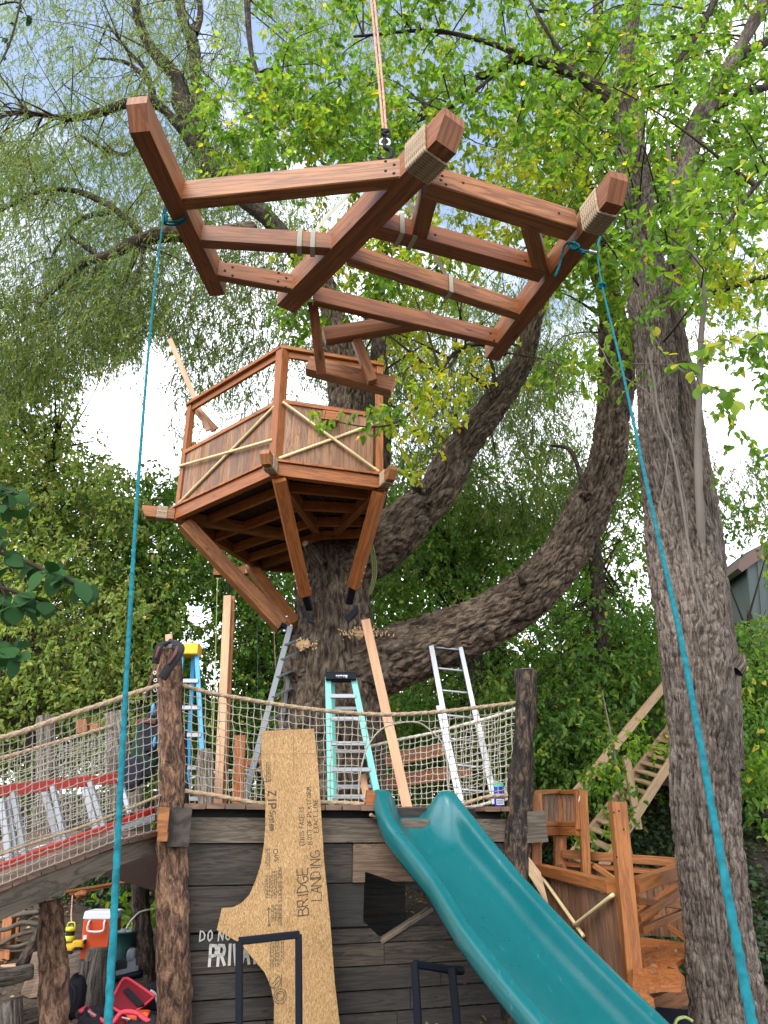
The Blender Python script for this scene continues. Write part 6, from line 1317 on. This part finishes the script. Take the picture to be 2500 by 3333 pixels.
nE = crown(rt, 'crown', M['le'], [(1150, 150, 420, 330, 6.8, 9, 520), (900, 380, 240, 190, 6.8, 8.2, 290), (1300, 430, 260, 160, 6.8, 8.4, 230), (1700, 180, 420, 330, 6.6, 9.2, 640), (2100, 300, 380, 380, 7.5, 10, 620), (2350, 650, 260, 330, 7.4, 9.5, 380), (1900, 640, 280, 220, 6.8, 9, 270), (2100, 900, 300, 170, 7.3, 9, 200), (2450, 150, 250, 260, 7.6, 9.6, 220), (2150, 350, 420, 420, 5.6, 7, 170), (2300, 800, 260, 220, 5.6, 6.8, 90), (1320, 900, 190, 100, 7, 8.5, 100), (970, 1000, 80, 80, 7.6, 8.4, 56), (1900, 1200, 90, 90, 7.6, 8.4, 40), (2000, 1100, 60, 90, 6, 7, 26)], True, .112, .066, 21, per=8, spread=.20, tw=9, limbpts=lime, twigp=.6, twl=.26, drop=.45, stemr=.0035)
crown(rt, 'crown', M['ly'], [(1700, 600, 230, 170, 7, 8.6, 230), (1250, 800, 330, 90, 7, 8.5, 150), (1030, 480, 300, 110, 7, 8.4, 90), (1420, 1120, 200, 110, 7.8, 8.8, 90), (1400, 1250, 80, 140, 7.4, 8.2, 49), (1350, 1460, 50, 90, 7.4, 8, 14), (2300, 980, 260, 160, 6, 8, 110), (1950, 450, 200, 180, 7, 8.6, 100), (1900, 130, 500, 200, 7, 9, 80), (1560, 900, 240, 120, 8, 9, 90)], True, .095, .058, 22, per=8, spread=.2, tw=7, twigp=.6, twl=.26, drop=.45, stemr=.0035)
crown(rt, 'crown', M['le'], [(1130, 1355, 70, 16, 6.9, 7.1, 10), (1310, 1340, 40, 50, 7.2, 7.6, 15), (2400, 1180, 120, 130, 6.2, 6.7, 22), (2320, 1350, 90, 60, 6.2, 6.6, 12), (2430, 1500, 90, 80, 6, 7, 14)], True, .10, .065, 23, per=7, spread=.10, tw=5, holes=False, twigp=.9, twl=.2, drop=.45, stemr=.003)

# trees of the surrounding wood
def wood_tree(label, trunk, blobs, m, seed, L=.1, Wd=.06, grp='trees of the wood behind the play yard', per=8, tw=12, spread=.36, **k):
    base = PY(trunk[0][0], trunk[0][1], trunk[0][2]); t = thing('wood_tree', label, 'tree', (base.x, base.y, g0(base.x, base.y)), grp)
    bg_limb('trunk', trunk, M['barkd'], t, 22)
    crown(t, 'crown', m, blobs, True, L, Wd, seed, per=per, tw=tw, spread=spread, limbpts=[(x, y, Y) for x, y, Y, r in trunk[1:]], twigp=.3, twl=.34, drop=.4, stemr=.005, **k)
    return t
wood_tree('olive and tan tinged tree at far left below the willow', [(20, 2500, 12.5, 36), (60, 2300, 12.6, 34), (90, 2000, 12.8, 28), (130, 1700, 13, 20), (190, 1400, 13, 12)], [(100, 1480, 290, 230, 11.5, 14.5, 1500), (90, 1230, 180, 120, 12, 14, 380), (-100, 1750, 330, 400, 11.5, 15, 1300), (330, 1700, 160, 150, 12, 14, 520)], M['lo'], 31)
wood_tree('deep green tree behind the left blue tag line', [(430, 2500, 14, 30), (440, 2200, 14, 28), (450, 1900, 14.2, 22), (470, 1650, 14.3, 12)], [(430, 1830, 220, 210, 13, 16, 1100), (500, 1640, 110, 110, 13.5, 15.5, 380), (560, 1980, 190, 190, 13, 16, 800), (420, 2200, 260, 200, 13, 16, 1100)], M['ld'], 32)
wood_tree('brown tinged tree low at the far left above the bridge', [(150, 2620, 11.6, 34), (95, 2400, 11.6, 28), (30, 2240, 11.7, 20), (-20, 2100, 11.7, 14)], [(200, 2050, 330, 230, 11.2, 14, 1800), (120, 2300, 330, 180, 11.2, 13.5, 1500), (-150, 2100, 260, 380, 11.5, 14, 900)], M['lo'], 33, .085, .058)
wood_tree('green tree behind the treehouse braces', [(860, 2600, 14.5, 26), (850, 2300, 14.5, 24), (830, 2000, 14.8, 16), (800, 1800, 15, 10)], [(800, 2000, 190, 200, 13.5, 16.5, 1200), (820, 2330, 230, 200, 13.5, 16, 1200), (640, 2300, 130, 200, 13.5, 16, 420), (740, 1780, 170, 120, 14, 16, 420)], M['ld'], 34)
wood_tree('dark trunked tree behind the extension ladder tips', [(1590, 2600, 14, 44), (1575, 2400, 14, 42), (1560, 2250, 14, 36), (1530, 2100, 14, 30), (1480, 1900, 14.3, 20), (1440, 1750, 14.5, 12)], [(1330, 1850, 230, 200, 13, 16.5, 1500), (1330, 2380, 220, 190, 13, 16, 700), (1500, 1720, 230, 170, 13.5, 16.5, 1200), (1540, 2420, 200, 150, 12.5, 16, 700)], M['ld'], 35)
wood_tree('grey forked trunk tree between ladder and right log post', [(1640, 2500, 15.5, 42), (1640, 2280, 15.5, 40), (1625, 2150, 15.5, 32), (1600, 2000, 15.5, 22)], [(1700, 2250, 190, 160, 13.5, 17, 700), (1650, 2420, 230, 190, 13.5, 17, 900)], M['ld'], 36)
wood_tree('bright green tree with slender trunk right of the curving limb', [(2030, 2560, 12.5, 34), (1990, 2380, 12.5, 32), (1965, 2160, 12.5, 28), (1950, 1950, 12.8, 24), (1935, 1760, 13, 18), (1930, 1600, 13, 10)], [(1880, 2230, 260, 170, 11.8, 15, 1300), (1960, 2020, 200, 150, 12, 15, 800), (1800, 2400, 260, 170, 11.5, 14.5, 1300), (2060, 1820, 160, 140, 12.5, 15, 520), (2080, 2330, 170, 200, 12, 15, 800), (2050, 1560, 160, 170, 12.5, 15, 500)], M['ld'], 37)
wood_tree('small leafy tree before the green building at the right edge', [(2480, 2700, 12, 20), (2470, 2400, 12, 18), (2450, 2200, 12.2, 12), (2440, 2000, 12.4, 8)], [(2460, 2280, 150, 160, 10.5, 13.5, 800), (2420, 2080, 90, 90, 11, 13, 180), (2500, 2450, 150, 140, 10, 13, 500), (2420, 1700, 110, 60, 11, 13, 120), (2470, 2150, 70, 50, 11, 13, 120)], M['ld'], 38)
far = thing('far_wood', 'far-off mass of green wood foliage closing the background behind everything', 'wood', (0, 24, 3))
far['kind'] = 'stuff'
crown(far, 'foliage', M['ld'], [(300, 2200, 800, 330, 19, 25, 3000), (900, 2400, 600, 300, 19, 25, 2400), (1700, 2330, 700, 300, 18, 24, 3600), (1500, 1750, 500, 300, 19, 25, 2200), (2500, 2400, 500, 350, 18, 24, 2200), (-300, 1800, 500, 500, 19, 25, 1800), (2050, 1850, 240, 260, 18, 22, 500), (900, 1700, 350, 200, 20, 25, 800)], True, .17, .11, 51, per=9, tw=14, spread=.6, twigp=.05, twl=.5)
# shrubs on the slope, sapling at the stairs
def bush(label, blobs, m, seed, L=.085, Wd=.055, nm='shrub', cat='shrub', stem=None, **k):
    p = PY(blobs[0][0], blobs[0][1]+blobs[0][3], (blobs[0][4]+blobs[0][5])/2); t = thing(nm, label, cat, (p.x, p.y, g0(p.x, p.y)))
    if stem: tubes('stems', [([PY(x, y, Y) for x, y, Y in s], [.014]*(len(s)-1)+[.006]) for s in stem], M['gstem'], t, 6, .1)
    crown(t, 'foliage', m, blobs, True, L, Wd, seed, per=8, tw=9, spread=k.pop('spread', .22), holes=False, twigp=.4, twl=.22, drop=.3, stemr=.003, **k); return t
bush('bright leafed sapling growing up through the stairs', [(1990, 2490, 50, 50, 9.2, 9.8, 18), (1950, 2560, 50, 50, 9.2, 9.8, 18), (2030, 2600, 30, 60, 9.2, 9.8, 9), (1950, 2680, 30, 40, 9.2, 9.6, 9), (2080, 2420, 60, 40, 9.2, 9.8, 18)], M['le'], 61, nm='sapling', cat='sapling', stem=[[(2010, 2800, 9.5), (2020, 2600, 9.5), (2000, 2450, 9.5), (1960, 2250, 9.6)], [(2060, 2800, 9.5), (2030, 2650, 9.5), (2010, 2500, 9.5)]], spread=.14)
bush('leafy shrub mass on the bank behind the right log post', [(1850, 2470, 170, 110, 11, 13, 900), (1800, 2360, 150, 100, 11.5, 13, 500)], M['ld'], 62)
bush('green leafy sprig reaching in at the lower right edge', [(2500, 2480, 60, 50, 7.6, 8.2, 40)], M['le'], 63, spread=.12)
bush('pale leafy plant seen under the bridge behind the tub', [(420, 2950, 40, 40, 9.4, 10, 18), (500, 2960, 20, 50, 9.4, 9.8, 18)], M['le'], 64, L=.1, spread=.10)
bush('dark green plants under the bridge behind the cooler', [(330, 2905, 110, 40, 10.5, 12, 400), (60, 2960, 100, 40, 11, 12.5, 160), (480, 2900, 60, 60, 10.5, 12, 150)], M['li'], 65)
# ivy on the slope
R = np.random.RandomState(70); N = 52000
x = R.uniform(2.2, 12, N); y = R.uniform(9.2, 17, N); keep = (vn(x*.9, y*.9, 200)+R.rand(N)*.5) > .62; x = x[keep]; y = y[keep]; N = len(x)
B = np.stack([x, y, gh(x, y)+R.rand(N)*.16], -1); V, F, k = leaf_arrays(B, unit(R.randn(N, 3)*np.array([1, 1, .3])+np.array([0, -.3, 0])), unit(R.randn(N, 3)*.5+np.array([0, -.5, 1])), R.uniform(.06, .11, N), R.uniform(.05, .09, N), True)
mk('ivy', V, F, M['li'], None, None, False, np.repeat(R.rand(N), k), kind='stuff')
# leaf litter
N = 9000; x = R.uniform(-8, 9, N); y = R.uniform(5, 14, N); B = np.stack([x, y, gh(x, y)+.01+R.rand(N)*.02], -1)
V, F, k = leaf_arrays(B, unit(R.randn(N, 3)*np.array([1, 1, .15])), unit(R.randn(N, 3)*.3+np.array([0, 0, 1])), R.uniform(.05, .09, N), R.uniform(.03, .05, N), True)
M['litter'] = leafmat('litter_leaf', [(0, (.10, .06, .03)), (.6, (.24, .15, .07)), (1, (.38, .30, .12))], .1)
mk('leaf_litter', V, F, M['litter'], None, None, False, np.repeat(R.rand(N), k), kind='stuff')
# fallen leaves on the fort deck
lf = [(PZ(2130, 3085, ZD+.045)), PZ(2195, 3090, ZD+.045), PZ(2235, 3108, ZD+.045), PZ(2120, 3120, ZD+.045), PZ(2140, 3150, ZD+.045), PZ(2105, 3160, ZD+.045), PZ(2200, 3155, ZD+.045)]
B = np.array([list(p) for p in lf]); V, F, k = leaf_arrays(B, unit(R.randn(len(B), 3)*np.array([1, 1, .1])), unit(R.randn(len(B), 3)*.2+np.array([0, 0, 1])), R.uniform(.06, .09, len(B)), R.uniform(.03, .05, len(B)), True)
mk('fallen_leaves', V, F, M['litter'], ft, None, False, np.repeat(R.rand(len(B)), k))
# near dark leaves at the left edge: each leaf its own piece
def big_leaf(c, d, n, L, Wd, m, par, shared={}):
    d = Vector(d).normalized(); s = d.cross(Vector(n)).normalized(); n = s.cross(d); prof_ = [(0, .02), (.12, .30), (.3, .47), (.5, .5), (.7, .40), (.86, .22), (1.0, .0)]
    V = []; F = []
    for t, w_ in prof_:
        cc = c+d*L*t-n*L*.10*t*t
        V += [tuple(cc-s*Wd*w_+n*Wd*w_*.25), tuple(cc), tuple(cc+s*Wd*w_+n*Wd*w_*.25)]
    for i in range(6):
        for q in (0, 1): F.append((i*3+q, i*3+q+1, i*3+4+q, i*3+3+q))
    return mk('leaf', V, F, m, par, None, True, [random.random()]*len(F))
def near_sprig(label, stems, Y, n, L, seed, m='ln', nm='near_branch'):
    rs_ = random.Random(seed); t = thing(nm, label, 'branch', PY(*stems[0][0], Y))
    for s in stems: tube('twig', [PY(x, y, Y) for x, y in s], [.007]*(len(s)-1)+[.002], M['twig'], t, nu=6, step=.03)
    for k in range(n):
        s = rs_.choice(stems); f = rs_.uniform(.05, 1)*(len(s)-1); i_ = min(int(f), len(s)-2); u_ = f-i_; x = s[i_][0]*(1-u_)+s[i_+1][0]*u_; y = s[i_][1]*(1-u_)+s[i_+1][1]*u_
        c = PY(x, y, Y+rs_.uniform(-.1, .1)); d = Vector((rs_.uniform(-1, 1), rs_.uniform(-.5, .3), rs_.uniform(-1, .35))); big_leaf(c, d, (rs_.uniform(-.5, .5), rs_.uniform(-.9, -.1), rs_.uniform(.2, 1)), L*rs_.uniform(.6, 1.15), L*.72*rs_.uniform(.8, 1.1), M[m], t)
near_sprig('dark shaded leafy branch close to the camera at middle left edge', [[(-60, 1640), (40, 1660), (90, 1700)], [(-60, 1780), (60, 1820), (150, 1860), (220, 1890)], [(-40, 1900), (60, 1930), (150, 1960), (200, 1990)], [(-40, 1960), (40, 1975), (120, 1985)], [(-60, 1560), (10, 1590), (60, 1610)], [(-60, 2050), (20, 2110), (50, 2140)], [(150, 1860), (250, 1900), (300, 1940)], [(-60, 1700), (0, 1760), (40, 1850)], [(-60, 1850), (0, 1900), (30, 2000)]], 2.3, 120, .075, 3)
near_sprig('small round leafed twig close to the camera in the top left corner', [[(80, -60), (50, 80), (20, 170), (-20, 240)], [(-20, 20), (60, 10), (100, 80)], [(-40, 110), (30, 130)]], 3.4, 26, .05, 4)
near_sprig('large pale green leaves hanging near the right edge of the picture', [[(2560, 420), (2480, 470), (2400, 560)], [(2560, 640), (2480, 660), (2440, 690)], [(2560, 1080), (2470, 1090), (2420, 1130)], [(2250, 1150), (2330, 1120), (2400, 1100)], [(2180, 1190), (2240, 1180), (2280, 1260)], [(2420, 1330), (2360, 1280), (2300, 1250)]], 5.2, 60, .13, 5, 'le', 'leafy_twig')
near_sprig('three pale yellow dead leaves caught on the forked trunk', [[(2128, 1050), (2140, 1068)], [(2132, 1120), (2150, 1145)], [(2160, 1125), (2175, 1160)]], 6.15, 4, .10, 6, 'ly', 'dead_leaves')
